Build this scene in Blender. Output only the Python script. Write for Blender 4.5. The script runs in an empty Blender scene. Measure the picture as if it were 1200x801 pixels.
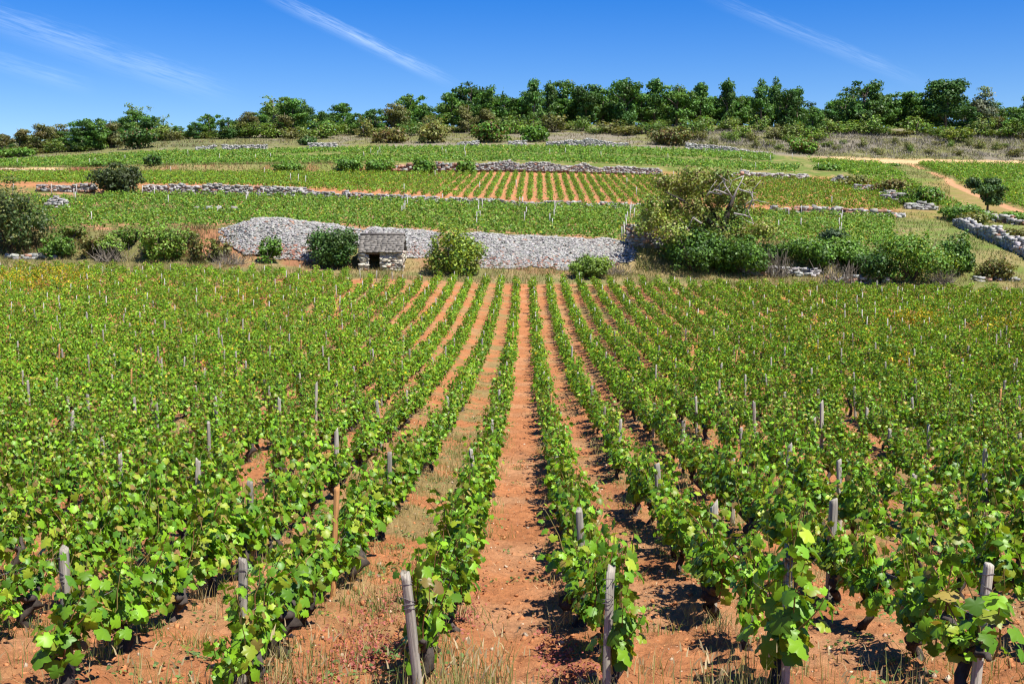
import bpy, math, random
import numpy as np
from mathutils import Vector

# ------------------------------------------------------------------ camera, sky, sun, exposure
scene = bpy.context.scene
col = scene.collection
F = 1400.0                                   # focal length in photo pixels (photo 1200 x 801)
CX, CY, HORIZON = 600.0, 400.5, 291.0
PITCH = math.atan((CY - HORIZON) / F)
cam_data = bpy.data.cameras.new('camera')
cam_data.sensor_width = 36.0
cam_data.lens = F / 1200.0 * 36.0
cam_data.clip_start = 0.05
cam_data.clip_end = 5000
cam = bpy.data.objects.new('camera', cam_data)
col.objects.link(cam)
cam.location = (0, 0, 0)
cam.rotation_euler = (math.pi / 2 - PITCH, 0, 0)
scene.camera = cam

SUN_DIR = Vector((0.36, -0.34, 0.87)).normalized()      # towards the sun
SUN_EL = math.asin(SUN_DIR.z)
SUN_AZ = math.atan2(SUN_DIR.x, SUN_DIR.y)
world = bpy.data.worlds.new('World')
scene.world = world
world.use_nodes = True
wt = world.node_tree
for n in list(wt.nodes):
    wt.nodes.remove(n)


def N(tree, kind, **kw):
    n = tree.nodes.new(kind)
    for k, v in kw.items():
        if k == 'op':
            n.operation = v
        elif hasattr(n, k):
            setattr(n, k, v)
        else:
            n.inputs[k].default_value = v
    return n


def L(tree, a, b):
    tree.links.new(a, b)


def build_sky():
    t = wt
    sky = N(t, 'ShaderNodeTexSky')
    sky.sky_type = 'NISHITA'
    sky.sun_disc = False
    sky.sun_elevation = SUN_EL
    sky.sun_rotation = SUN_AZ
    sky.altitude = 300
    sky.air_density = 1.0
    sky.dust_density = 0.25
    sky.ozone_density = 3.0
    hs = N(t, 'ShaderNodeHueSaturation')
    hs.inputs['Saturation'].default_value = 1.57
    hs.inputs['Value'].default_value = 1.16
    hs.inputs['Hue'].default_value = 0.522
    L(t, sky.outputs[0], hs.inputs['Color'])
    # thin cirrus and old contrails: bands about great circles on the sky
    geo = N(t, 'ShaderNodeTexCoord')
    total = None

    def direction(px, py):
        d = Vector((px - CX, F * math.cos(PITCH) + (CY - py) * math.sin(PITCH), -F * math.sin(PITCH) + (CY - py) * math.cos(PITCH)))
        return d.normalized()
    bands = [((300, -12), (535, 100), 0.0085, 0.24, 16), ((-60, 5), (270, 112), 0.016, 0.19, 10), ((-80, 52), (110, 105), 0.010, 0.12, 9),
             ((820, -8), (1085, 100), 0.0085, 0.12, 14), ((385, 26), (500, 88), 0.003, 0.12, 18), ((330, -4), (470, 72), 0.0035, 0.10, 22)]
    for (a, b, width, amt, sc) in bands:
        da, db = direction(*a), direction(*b)
        nrm = da.cross(db).normalized()
        along = (db - da).normalized()
        mid = ((da + db) / 2)
        dn = N(t, 'ShaderNodeVectorMath', operation='DOT_PRODUCT')
        L(t, geo.outputs['Generated'], dn.inputs[0]); dn.inputs[1].default_value = nrm
        dl = N(t, 'ShaderNodeVectorMath', operation='DOT_PRODUCT')
        L(t, geo.outputs['Generated'], dl.inputs[0]); dl.inputs[1].default_value = along
        cmb = N(t, 'ShaderNodeCombineXYZ')
        m1 = N(t, 'ShaderNodeMath', operation='MULTIPLY'); L(t, dl.outputs['Value'], m1.inputs[0]); m1.inputs[1].default_value = sc
        m2 = N(t, 'ShaderNodeMath', operation='MULTIPLY'); L(t, dn.outputs['Value'], m2.inputs[0]); m2.inputs[1].default_value = sc * 12
        L(t, m1.outputs[0], cmb.inputs[0]); L(t, m2.outputs[0], cmb.inputs[1]); cmb.inputs[2].default_value = sc * 1.7
        nz = N(t, 'ShaderNodeTexNoise'); nz.inputs['Scale'].default_value = 3.0; nz.inputs['Detail'].default_value = 8; nz.inputs['Roughness'].default_value = 0.68
        L(t, cmb.outputs[0], nz.inputs['Vector'])
        # wobble of the band's axis
        wob = N(t, 'ShaderNodeMath', operation='MULTIPLY_ADD'); L(t, nz.outputs['Fac'], wob.inputs[0]); wob.inputs[1].default_value = width * 1.2; wob.inputs[2].default_value = -width * 0.6
        ad = N(t, 'ShaderNodeMath', operation='ADD'); L(t, dn.outputs['Value'], ad.inputs[0]); L(t, wob.outputs[0], ad.inputs[1])
        ab = N(t, 'ShaderNodeMath', operation='ABSOLUTE'); L(t, ad.outputs[0], ab.inputs[0])
        mr = N(t, 'ShaderNodeMapRange'); mr.interpolation_type = 'SMOOTHSTEP'
        L(t, ab.outputs[0], mr.inputs['Value'])
        mr.inputs['From Min'].default_value = 0.0; mr.inputs['From Max'].default_value = width
        mr.inputs['To Min'].default_value = 1.0; mr.inputs['To Max'].default_value = 0.0
        # fade at both ends of the streak
        half = (db - da).length / 2
        ctr = mid.dot(along)
        e0 = N(t, 'ShaderNodeMath', operation='SUBTRACT'); L(t, dl.outputs['Value'], e0.inputs[0]); e0.inputs[1].default_value = ctr
        e1 = N(t, 'ShaderNodeMath', operation='ABSOLUTE'); L(t, e0.outputs[0], e1.inputs[0])
        er = N(t, 'ShaderNodeMapRange'); er.interpolation_type = 'SMOOTHSTEP'
        L(t, e1.outputs[0], er.inputs['Value'])
        er.inputs['From Min'].default_value = half * 0.45; er.inputs['From Max'].default_value = half * 1.15
        er.inputs['To Min'].default_value = 1.0; er.inputs['To Max'].default_value = 0.0
        nr = N(t, 'ShaderNodeMapRange'); L(t, nz.outputs['Fac'], nr.inputs['Value'])
        nr.inputs['From Min'].default_value = 0.36; nr.inputs['From Max'].default_value = 0.68
        nr.inputs['To Min'].default_value = 0.12; nr.inputs['To Max'].default_value = 1.0
        p1 = N(t, 'ShaderNodeMath', operation='MULTIPLY'); L(t, mr.outputs[0], p1.inputs[0]); L(t, er.outputs[0], p1.inputs[1])
        p2 = N(t, 'ShaderNodeMath', operation='MULTIPLY'); L(t, p1.outputs[0], p2.inputs[0]); L(t, nr.outputs[0], p2.inputs[1])
        p3 = N(t, 'ShaderNodeMath', operation='MULTIPLY'); L(t, p2.outputs[0], p3.inputs[0]); p3.inputs[1].default_value = amt
        if total is None:
            total = p3
        else:
            s = N(t, 'ShaderNodeMath', operation='ADD'); L(t, total.outputs[0], s.inputs[0]); L(t, p3.outputs[0], s.inputs[1]); total = s
    mix = N(t, 'ShaderNodeMix', data_type='RGBA')
    L(t, total.outputs[0], mix.inputs['Factor'])
    L(t, hs.outputs[0], mix.inputs[6])
    mix.inputs[7].default_value = (9.0, 10.5, 12.0, 1)
    bg = N(t, 'ShaderNodeBackground')
    bg.inputs['Strength'].default_value = 0.07
    L(t, mix.outputs[2], bg.inputs['Color'])
    out = N(t, 'ShaderNodeOutputWorld')
    L(t, bg.outputs[0], out.inputs['Surface'])


build_sky()
sun_data = bpy.data.lights.new('sun', 'SUN')
sun_data.energy = 5.0
sun_data.angle = math.radians(0.5)
sun_data.color = (1.0, 0.955, 0.88)
sun = bpy.data.objects.new('sun', sun_data)
col.objects.link(sun)
sun.rotation_euler = (-SUN_DIR).to_track_quat('-Z', 'Y').to_euler()
scene.view_settings.view_transform = 'Standard'
scene.view_settings.look = 'None'
scene.view_settings.gamma = 1.0
scene.view_settings.use_curve_mapping = False
scene.view_settings.exposure = 0.9
scene.render.engine = 'CYCLES'
scene.cycles.max_bounces = 6
scene.cycles.diffuse_bounces = 3
scene.cycles.transmission_bounces = 4
scene.cycles.glossy_bounces = 2
scene.cycles.caustics_reflective = False
scene.cycles.caustics_refractive = False
scene.cycles.filter_width = 1.2

# ------------------------------------------------------------------ helpers
RNG = np.random.default_rng(7)


def ray(px, py):
    return np.array([px - CX, F * math.cos(PITCH) + (CY - py) * math.sin(PITCH), -F * math.sin(PITCH) + (CY - py) * math.cos(PITCH)])


def at(px, py, Y):
    """World point seen at photo pixel (px, py) at distance Y ahead of the camera."""
    r = ray(px, py)
    return r * (Y / r[1])


def vnoise(x, y, seed=0):
    x = np.asarray(x, float); y = np.asarray(y, float)
    xi = np.floor(x).astype(np.int64); yi = np.floor(y).astype(np.int64)
    xf = x - xi; yf = y - yi
    u = xf * xf * (3 - 2 * xf); v = yf * yf * (3 - 2 * yf)

    def h(a, b):
        n = (a * 374761393 + b * 668265263 + seed * 974634777) & 0xFFFFFFFF
        n = ((n ^ (n >> 13)) * 1274126177) & 0xFFFFFFFF
        n = n ^ (n >> 16)
        return (n & 0xFFFF) / 65535.0
    return (h(xi, yi) * (1 - u) + h(xi + 1, yi) * u) * (1 - v) + (h(xi, yi + 1) * (1 - u) + h(xi + 1, yi + 1) * u) * v


def fbm(x, y, seed=0, oct=4, gain=0.5):
    s = 0; a = 1; tot = 0
    for i in range(oct):
        s = s + a * vnoise(x * 2 ** i + 13.7 * i, y * 2 ** i - 7.1 * i, seed + i)
        tot += a; a *= gain
    return s / tot


def smooth(a, b, x):
    t = np.clip((x - a) / (b - a), 0, 1)
    return t * t * (3 - 2 * t)


def norm(v):
    return v / np.maximum(np.linalg.norm(v, axis=-1, keepdims=True), 1e-9)


def make_mesh(name, verts, faces, colors=None, mats=(), mat_index=None, smooth_shade=False):
    """verts (N,3); faces: list of int arrays (M,k) with one k each; colors (N,3) -> point colour attribute 'tint'."""
    me = bpy.data.meshes.new(name)
    verts = np.ascontiguousarray(verts, dtype=np.float32)
    me.vertices.add(len(verts))
    me.vertices.foreach_set('co', verts.ravel())
    loops = np.concatenate([np.asarray(f, np.int32).ravel() for f in faces])
    sizes = np.concatenate([np.full(len(f), np.asarray(f).shape[1], np.int32) for f in faces])
    starts = np.concatenate([[0], np.cumsum(sizes)[:-1]]).astype(np.int32)
    me.loops.add(len(loops)); me.loops.foreach_set('vertex_index', loops)
    me.polygons.add(len(sizes))
    me.polygons.foreach_set('loop_start', starts)
    if mat_index is not None:
        me.polygons.foreach_set('material_index', np.asarray(mat_index, np.int32))
    if smooth_shade:
        me.polygons.foreach_set('use_smooth', np.ones(len(sizes), bool))
    me.update(calc_edges=True)
    if colors is not None:
        ca = me.color_attributes.new('tint', 'FLOAT_COLOR', 'POINT')
        c4 = np.ones((len(verts), 4), np.float32); c4[:, :3] = colors
        ca.data.foreach_set('color', c4.ravel())
    for m in mats:
        me.materials.append(m)
    return me


class Geo:
    """Collects geometry for one mesh."""
    def __init__(self):
        self.v = []; self.f = {}; self.c = []; self.n = 0

    def add(self, v, faces, c=None):
        v = np.asarray(v, float)
        if not isinstance(faces, (list, tuple)) or (len(faces) and np.isscalar(faces[0][0])):
            faces = [np.asarray(faces)]
        for f in faces:
            f = np.asarray(f)
            if len(f):
                self.f.setdefault(f.shape[1], []).append(f + self.n)
        self.v.append(v)
        if c is None:
            c = np.ones((len(v), 3))
        c = np.asarray(c, float)
        if c.ndim == 1:
            c = np.tile(c, (len(v), 1))
        self.c.append(c)
        self.n += len(v)

    def tube(self, pts, rad, sides=6, c=None, jitter=0.0, rng=None, cap=True):
        pts = np.asarray(pts, float); rad = np.broadcast_to(np.asarray(rad, float), (len(pts),))
        tan = norm(np.gradient(pts, axis=0))
        ref = np.array([0.13, 0.97, 0.2]) if abs(tan[0][2]) > 0.8 else np.array([0, 0, 1.0])
        a = norm(np.cross(tan, ref)); b = np.cross(tan, a)
        ang = np.linspace(0, 2 * math.pi, sides, endpoint=False)
        ring = a[:, None, :] * np.cos(ang)[None, :, None] + b[:, None, :] * np.sin(ang)[None, :, None]
        r = rad[:, None, None] * np.ones((len(pts), sides, 1))
        if jitter and rng is not None:
            r = r * (1 + jitter * (rng.random((len(pts), sides, 1)) * 2 - 1))
        v = (pts[:, None, :] + ring * r).reshape(-1, 3)
        i = np.arange(len(pts) - 1)[:, None] * sides; j = np.arange(sides)[None, :]
        q = np.stack([i + j, i + (j + 1) % sides, i + sides + (j + 1) % sides, i + sides + j], -1).reshape(-1, 4)
        fs = [q]
        if cap:
            m = len(v)
            v = np.vstack([v, pts[:1], pts[-1:]])
            jj = np.arange(sides)
            fs.append(np.stack([np.full(sides, m), (jj + 1) % sides, jj], -1))
            o = (len(pts) - 1) * sides
            fs.append(np.stack([np.full(sides, m + 1), o + jj, o + (jj + 1) % sides], -1))
        self.add(v, fs, c)

    def build(self, name, mats, smooth_shade=False):
        return make_mesh(name, np.vstack(self.v), [np.vstack(x) for x in self.f.values()], np.vstack(self.c), mats if isinstance(mats, (list, tuple)) else [mats], smooth_shade=smooth_shade)


def link(name, data, parent=None, loc=None):
    o = bpy.data.objects.new(name, data)
    col.objects.link(o)
    if parent is not None:
        o.parent = parent
    if loc is not None:
        o.location = loc
    return o


def tag(o, label=None, cat=None, group=None, kind=None):
    if label: o['label'] = label
    if cat: o['category'] = cat
    if group: o['group'] = group
    if kind: o['kind'] = kind
    return o


def thing(name, label, cat, loc, group=None, rz=0.0):
    o = bpy.data.objects.new(name, None)
    o.empty_display_size = 0.2
    col.objects.link(o)
    o.location = loc
    o.rotation_euler = (0, 0, rz)
    return tag(o, label, cat, group)


ONES = ['', 'first', 'second', 'third', 'fourth', 'fifth', 'sixth', 'seventh', 'eighth', 'ninth', 'tenth', 'eleventh', 'twelfth', 'thirteenth', 'fourteenth',
        'fifteenth', 'sixteenth', 'seventeenth', 'eighteenth', 'nineteenth', 'twentieth']
TENS = {2: 'twenty', 3: 'thirty', 4: 'forty', 5: 'fifty', 6: 'sixty', 7: 'seventy', 8: 'eighty', 9: 'ninety'}


def ordinal(n):
    if n <= 20:
        return ONES[n]
    t, o = divmod(n, 10)
    return (TENS[t][:-1] + 'ieth') if o == 0 else TENS[t] + '-' + ONES[o]


# ------------------------------------------------------------------ materials
def mat_new(name):
    m = bpy.data.materials.new(name)
    m.use_nodes = True
    t = m.node_tree
    for n in list(t.nodes):
        t.nodes.remove(n)
    return m, t


def leaf_material(name, transl=0.32, rough=0.42, spec=0.35, vary=0.3):
    m, t = mat_new(name)
    at_ = N(t, 'ShaderNodeAttribute', attribute_name='tint')
    oi = N(t, 'ShaderNodeObjectInfo')
    hs = N(t, 'ShaderNodeHueSaturation')
    mr = N(t, 'ShaderNodeMapRange'); L(t, oi.outputs['Random'], mr.inputs['Value'])
    mr.inputs['To Min'].default_value = 1 - vary; mr.inputs['To Max'].default_value = 1 + vary
    L(t, mr.outputs[0], hs.inputs['Value'])
    L(t, at_.outputs['Color'], hs.inputs['Color'])
    pb = N(t, 'ShaderNodeBsdfPrincipled')
    pb.inputs['Roughness'].default_value = rough
    pb.inputs['Specular IOR Level'].default_value = spec
    L(t, hs.outputs[0], pb.inputs['Base Color'])
    tr = N(t, 'ShaderNodeBsdfTranslucent')
    mc = N(t, 'ShaderNodeMix', data_type='RGBA', blend_type='MULTIPLY'); mc.inputs['Factor'].default_value = 1
    L(t, hs.outputs[0], mc.inputs[6]); mc.inputs[7].default_value = (1.9, 1.75, 0.7, 1)
    L(t, mc.outputs[2], tr.inputs['Color'])
    mx = N(t, 'ShaderNodeMixShader'); mx.inputs['Fac'].default_value = transl
    L(t, pb.outputs[0], mx.inputs[1]); L(t, tr.outputs[0], mx.inputs[2])
    o = N(t, 'ShaderNodeOutputMaterial'); L(t, mx.outputs[0], o.inputs['Surface'])
    return m


def rough_material(name, scale=8.0, lo=0.6, hi=1.3, rough=0.9, bump=0.5, bump_dist=0.02, detail=6, tint=(1, 1, 1), stretch=None, spec=0.2):
    """Base colour = mesh tint x procedural mottling, with bump."""
    m, t = mat_new(name)
    at_ = N(t, 'ShaderNodeAttribute', attribute_name='tint')
    tc = N(t, 'ShaderNodeTexCoord')
    mp = N(t, 'ShaderNodeMapping')
    if stretch: mp.inputs['Scale'].default_value = stretch
    L(t, tc.outputs['Object'], mp.inputs['Vector'])
    nz = N(t, 'ShaderNodeTexNoise'); nz.inputs['Scale'].default_value = scale; nz.inputs['Detail'].default_value = detail; nz.inputs['Roughness'].default_value = 0.65
    L(t, mp.outputs[0], nz.inputs['Vector'])
    mr = N(t, 'ShaderNodeMapRange'); L(t, nz.outputs['Fac'], mr.inputs['Value'])
    mr.inputs['From Min'].default_value = 0.25; mr.inputs['From Max'].default_value = 0.75
    mr.inputs['To Min'].default_value = lo; mr.inputs['To Max'].default_value = hi
    mx = N(t, 'ShaderNodeMix', data_type='RGBA', blend_type='MULTIPLY'); mx.inputs['Factor'].default_value = 1
    L(t, at_.outputs['Color'], mx.inputs[6])
    cm = N(t, 'ShaderNodeVectorMath', operation='SCALE'); cm.inputs[0].default_value = tint; L(t, mr.outputs[0], cm.inputs['Scale'])
    L(t, cm.outputs[0], mx.inputs[7])
    pb = N(t, 'ShaderNodeBsdfPrincipled'); pb.inputs['Roughness'].default_value = rough; pb.inputs['Specular IOR Level'].default_value = spec
    L(t, mx.outputs[2], pb.inputs['Base Color'])
    bp = N(t, 'ShaderNodeBump'); bp.inputs['Strength'].default_value = bump; bp.inputs['Distance'].default_value = bump_dist
    L(t, nz.outputs['Fac'], bp.inputs['Height']); L(t, bp.outputs[0], pb.inputs['Normal'])
    o = N(t, 'ShaderNodeOutputMaterial'); L(t, pb.outputs[0], o.inputs['Surface'])
    return m


M_VINE = leaf_material('vine_leaf', 0.22, 0.42, 0.26, 0.12)
M_VINE_FAR = leaf_material('far_vine_leaf', 0.2, 0.5, 0.2, 0.0)
M_BUSH = leaf_material('bush_leaf', 0.22, 0.5, 0.3, 0.10)
M_TREE = leaf_material('tree_leaf', 0.22, 0.5, 0.25, 0.16)
M_GRASS = leaf_material('grass_blade', 0.25, 0.6, 0.2, 0.0)
M_BARK = rough_material('bark', 22, 0.45, 1.6, 0.95, 1.0, 0.012, stretch=(1, 1, 0.35))
M_WOOD = rough_material('weathered_wood', 26, 0.35, 1.45, 0.95, 1.0, 0.006, detail=9, stretch=(4, 4, 0.14))
M_STONE = rough_material('limestone', 5.0, 0.62, 1.3, 0.95, 0.7, 0.05)
M_WIRE = rough_material('wire', 20, 0.8, 1.2, 0.5, 0.1, 0.001, spec=0.5)
M_CLOD = rough_material('clods', 12, 0.7, 1.3, 1.0, 0.8, 0.02)
M_SLATE = rough_material('roof_stone', 7, 0.55, 1.4, 0.95, 0.8, 0.03)


def ground_material():
    m, t = mat_new('ground_soil')
    at_ = N(t, 'ShaderNodeAttribute', attribute_name='tint')
    tc = N(t, 'ShaderNodeTexCoord')

    def noise(scale, det, rough=0.6):
        nz = N(t, 'ShaderNodeTexNoise'); nz.inputs['Scale'].default_value = scale; nz.inputs['Detail'].default_value = det; nz.inputs['Roughness'].default_value = rough
        L(t, tc.outputs['Object'], nz.inputs['Vector']); return nz
    n1 = noise(1.1, 6); n2 = noise(14, 8, 0.7); n3 = noise(60, 4, 0.7)
    a = N(t, 'ShaderNodeMapRange'); L(t, n1.outputs['Fac'], a.inputs['Value']); a.inputs['From Min'].default_value = 0.3; a.inputs['From Max'].default_value = 0.7; a.inputs['To Min'].default_value = 0.85; a.inputs['To Max'].default_value = 1.15
    b = N(t, 'ShaderNodeMapRange'); L(t, n2.outputs['Fac'], b.inputs['Value']); b.inputs['From Min'].default_value = 0.3; b.inputs['From Max'].default_value = 0.7; b.inputs['To Min'].default_value = 0.72; b.inputs['To Max'].default_value = 1.25
    ab = N(t, 'ShaderNodeMath', operation='MULTIPLY'); L(t, a.outputs[0], ab.inputs[0]); L(t, b.outputs[0], ab.inputs[1])
    mx = N(t, 'ShaderNodeMix', data_type='RGBA', blend_type='MULTIPLY'); mx.inputs['Factor'].default_value = 1
    L(t, at_.outputs['Color'], mx.inputs[6]); L(t, ab.outputs[0], mx.inputs[7])
    # pale limestone crumbs
    vo = N(t, 'ShaderNodeTexVoronoi'); vo.inputs['Scale'].default_value = 38; L(t, tc.outputs['Object'], vo.inputs['Vector'])
    cr = N(t, 'ShaderNodeMapRange'); L(t, vo.outputs['Distance'], cr.inputs['Value']); cr.inputs['From Min'].default_value = 0.14; cr.inputs['From Max'].default_value = 0.2; cr.inputs['To Min'].default_value = 1; cr.inputs['To Max'].default_value = 0
    sep = N(t, 'ShaderNodeSeparateColor'); L(t, vo.outputs['Color'], sep.inputs[0])
    gt = N(t, 'ShaderNodeMath', operation='GREATER_THAN'); L(t, sep.outputs[0], gt.inputs[0]); gt.inputs[1].default_value = 0.6
    cc = N(t, 'ShaderNodeMath', operation='MULTIPLY'); L(t, cr.outputs[0], cc.inputs[0]); L(t, gt.outputs[0], cc.inputs[1])
    c7 = N(t, 'ShaderNodeMath', operation='MULTIPLY'); L(t, cc.outputs[0], c7.inputs[0]); c7.inputs[1].default_value = 0.6
    m2 = N(t, 'ShaderNodeMix', data_type='RGBA'); L(t, c7.outputs[0], m2.inputs['Factor'])
    L(t, mx.outputs[2], m2.inputs[6]); m2.inputs[7].default_value = (0.46, 0.30, 0.19, 1)
    pb = N(t, 'ShaderNodeBsdfPrincipled'); pb.inputs['Roughness'].default_value = 1.0; pb.inputs['Specular IOR Level'].default_value = 0.1
    L(t, m2.outputs[2], pb.inputs['Base Color'])
    h = N(t, 'ShaderNodeMath', operation='MULTIPLY_ADD'); L(t, n3.outputs['Fac'], h.inputs[0]); h.inputs[1].default_value = 0.35; L(t, n2.outputs['Fac'], h.inputs[2])
    bp = N(t, 'ShaderNodeBump'); bp.inputs['Strength'].default_value = 0.9; bp.inputs['Distance'].default_value = 0.05
    L(t, h.outputs[0], bp.inputs['Height']); L(t, bp.outputs[0], pb.inputs['Normal'])
    o = N(t, 'ShaderNodeOutputMaterial'); L(t, pb.outputs[0], o.inputs['Surface'])
    return m


M_GROUND = ground_material()

# ------------------------------------------------------------------ terrain
SP = 12.0       # the grid fans out from a point this far behind the camera
PXK = [-250, 0, 100, 200, 300, 400, 500, 600, 700, 750, 850, 950, 1050, 1200, 1450]
FEATS = [       # (distance, image height of the ground at each column of PXK)
    (79.0, [318, 318, 319, 320, 322, 325, 329, 333, 334, 335, 337, 340, 343, 347, 350]),
    (83.0, [300, 300, 301, 302, 305, 313, 314, 315, 318, 320, 322, 324, 325, 322, 320]),
    (86.5, [272, 272, 271, 269, 268, 270, 274, 279, 283, 285, 287, 289, 293, 300, 304]),
    (112.0, [223, 224, 226, 230, 232, 235, 238, 242, 244, 245, 249, 252, 256, 262, 266]),
    (113.0, [217, 217, 217, 218, 220, 226, 232, 237, 240, 241, 244, 247, 252, 259, 264]),
    (157.0, [204, 204, 204, 204, 204, 204, 204, 204, 206, 207, 209, 211, 213, 218, 222]),
    (158.5, [197, 197, 196, 194, 193, 192, 191, 190, 193, 196, 200, 204, 208, 214, 218]),
    (198.0, [190, 190, 185, 179, 178, 175, 174, 173, 174, 175, 179, 186, 191, 193, 196]),
    (200.0, [186, 186, 180, 173, 172, 170, 169, 168, 169, 171, 175, 183, 187, 189, 192]),
    (228.0, [174, 172, 168, 163, 161, 158, 155, 153, 153, 153, 154, 156, 157, 160, 162]),
    (246.0, [170, 168, 163, 158, 155, 152, 149, 147, 146, 146, 147, 149, 150, 152, 155]),
]
FY = np.array([f[0] for f in FEATS])
FX = []; FZ = []
for d, ys in FEATS:
    pts = np.array([at(p, y, d) for p, y in zip(PXK, ys)])
    FX.append(pts[:, 0] / (d + SP)); FZ.append(pts[:, 2])
FY = np.concatenate([FY, [300.0, 900.0, 2500.0]])
for dz in (1.5, 2.0, 2.0):
    FX.append(FX[10]); FZ.append(FZ[10] + dz)

ZK = np.array([(-12, -1.3), (-6, -1.45), (0, -1.92), (3, -2.20), (6.4, -2.51), (9.6, -2.90), (15, -3.32), (22, -3.68), (30, -3.98), (40, -4.1), (50, -4.02), (65, -3.35), (79, -2.3)])


def hermite(x, xs, ys):
    m = np.gradient(ys, xs)
    i = np.clip(np.searchsorted(xs, x) - 1, 0, len(xs) - 2)
    h = xs[i + 1] - xs[i]; t = np.clip((x - xs[i]) / h, 0, 1)
    return (2 * t**3 - 3 * t**2 + 1) * ys[i] + (t**3 - 2 * t**2 + t) * h * m[i] + (-2 * t**3 + 3 * t**2) * ys[i + 1] + (t**3 - t**2) * h * m[i + 1]


Z0C = float(np.interp(0.9 / (79 + SP), FX[0], FZ[0]))
ROW0 = -0.56                    # offset of the row just left of the central path
ROWDIR = 16.0 / F               # rows run towards photo column 616


def row_phase(X, Y):
    return (X - ROWDIR * Y - ROW0)


def ground_z(X, Y):
    X = np.asarray(X, float); Y = np.asarray(Y, float)
    X, Y = np.broadcast_arrays(X, Y)
    s = X / (Y + SP)
    zk = np.stack([np.interp(s, FX[k], FZ[k]) for k in range(len(FY))])
    k = np.clip(np.searchsorted(FY, Y) - 1, 0, len(FY) - 2)
    t = np.clip((Y - FY[k]) / (FY[k + 1] - FY[k]), 0, 1)
    far = np.take_along_axis(zk, k[None], 0)[0] * (1 - t) + np.take_along_axis(zk, (k + 1)[None], 0)[0] * t
    lat = np.interp(X / (79 + SP), FX[0], FZ[0]) - Z0C
    near = hermite(Y, ZK[:, 0], ZK[:, 1]) + lat * np.clip(Y / 79, 0, 1) ** 1.5
    return np.where(Y < 79.0, near, far)


def ground_detail(X, Y):
    """Ridges under the rows and clods; the same relief everywhere things are planted."""
    ph = row_phase(X, Y); d = np.abs(ph - np.round(ph))
    fld = smooth(3.5, 6.0, Y) * (1 - smooth(76, 79, Y))
    z = fld * 0.05 * (1 - smooth(0.05, 0.32, d))
    z = z + (fbm(X * 0.35, Y * 0.35, 5, 3) - 0.5) * 0.10 * np.clip(Y / 12, 0.3, 1)
    amp = 1 - smooth(25, 60, Y)
    clod = (fbm(X * 6.5, Y * 6.5, 21, 3, 0.65) - 0.5) * 0.085 + np.clip(vnoise(X * 17, Y * 17, 33) - 0.58, 0, 1) * 0.08
    return z + clod * amp


def gz(X, Y):
    return ground_z(X, Y) + ground_detail(X, Y)


def pxof(X, Y, Z):
    yc = Y * math.cos(PITCH) - Z * math.sin(PITCH)
    return CX + F * X / yc, CY - F * (Y * math.sin(PITCH) + Z * math.cos(PITCH)) / yc


SOIL = np.array([0.37, 0.152, 0.062]); SOIL_PALE = np.array([0.40, 0.215, 0.11]); GRASSC = np.array([0.105, 0.140, 0.030])
DRY = np.array([0.25, 0.19, 0.085]); OLIVE = np.array([0.16, 0.155, 0.055]); SAND = np.array([0.50, 0.33, 0.165]); RED = np.array([0.26, 0.085, 0.06]); GREYDRY = np.array([0.21, 0.185, 0.13])


def seg_dist(X, Y, a, b):
    ax, ay = a; bx, by = b
    t = np.clip(((X - ax) * (bx - ax) + (Y - ay) * (by - ay)) / ((bx - ax) ** 2 + (by - ay) ** 2), 0, 1)
    return np.hypot(X - ax - t * (bx - ax), Y - ay - t * (by - ay))


def wp(px, Y, py=230):
    return float(at(px, py, Y)[0])


TRACK = [((wp(1063, 196), 196), (wp(1145, 140), 140)), ((wp(1145, 140), 140), (wp(1195, 122), 122))]


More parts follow.
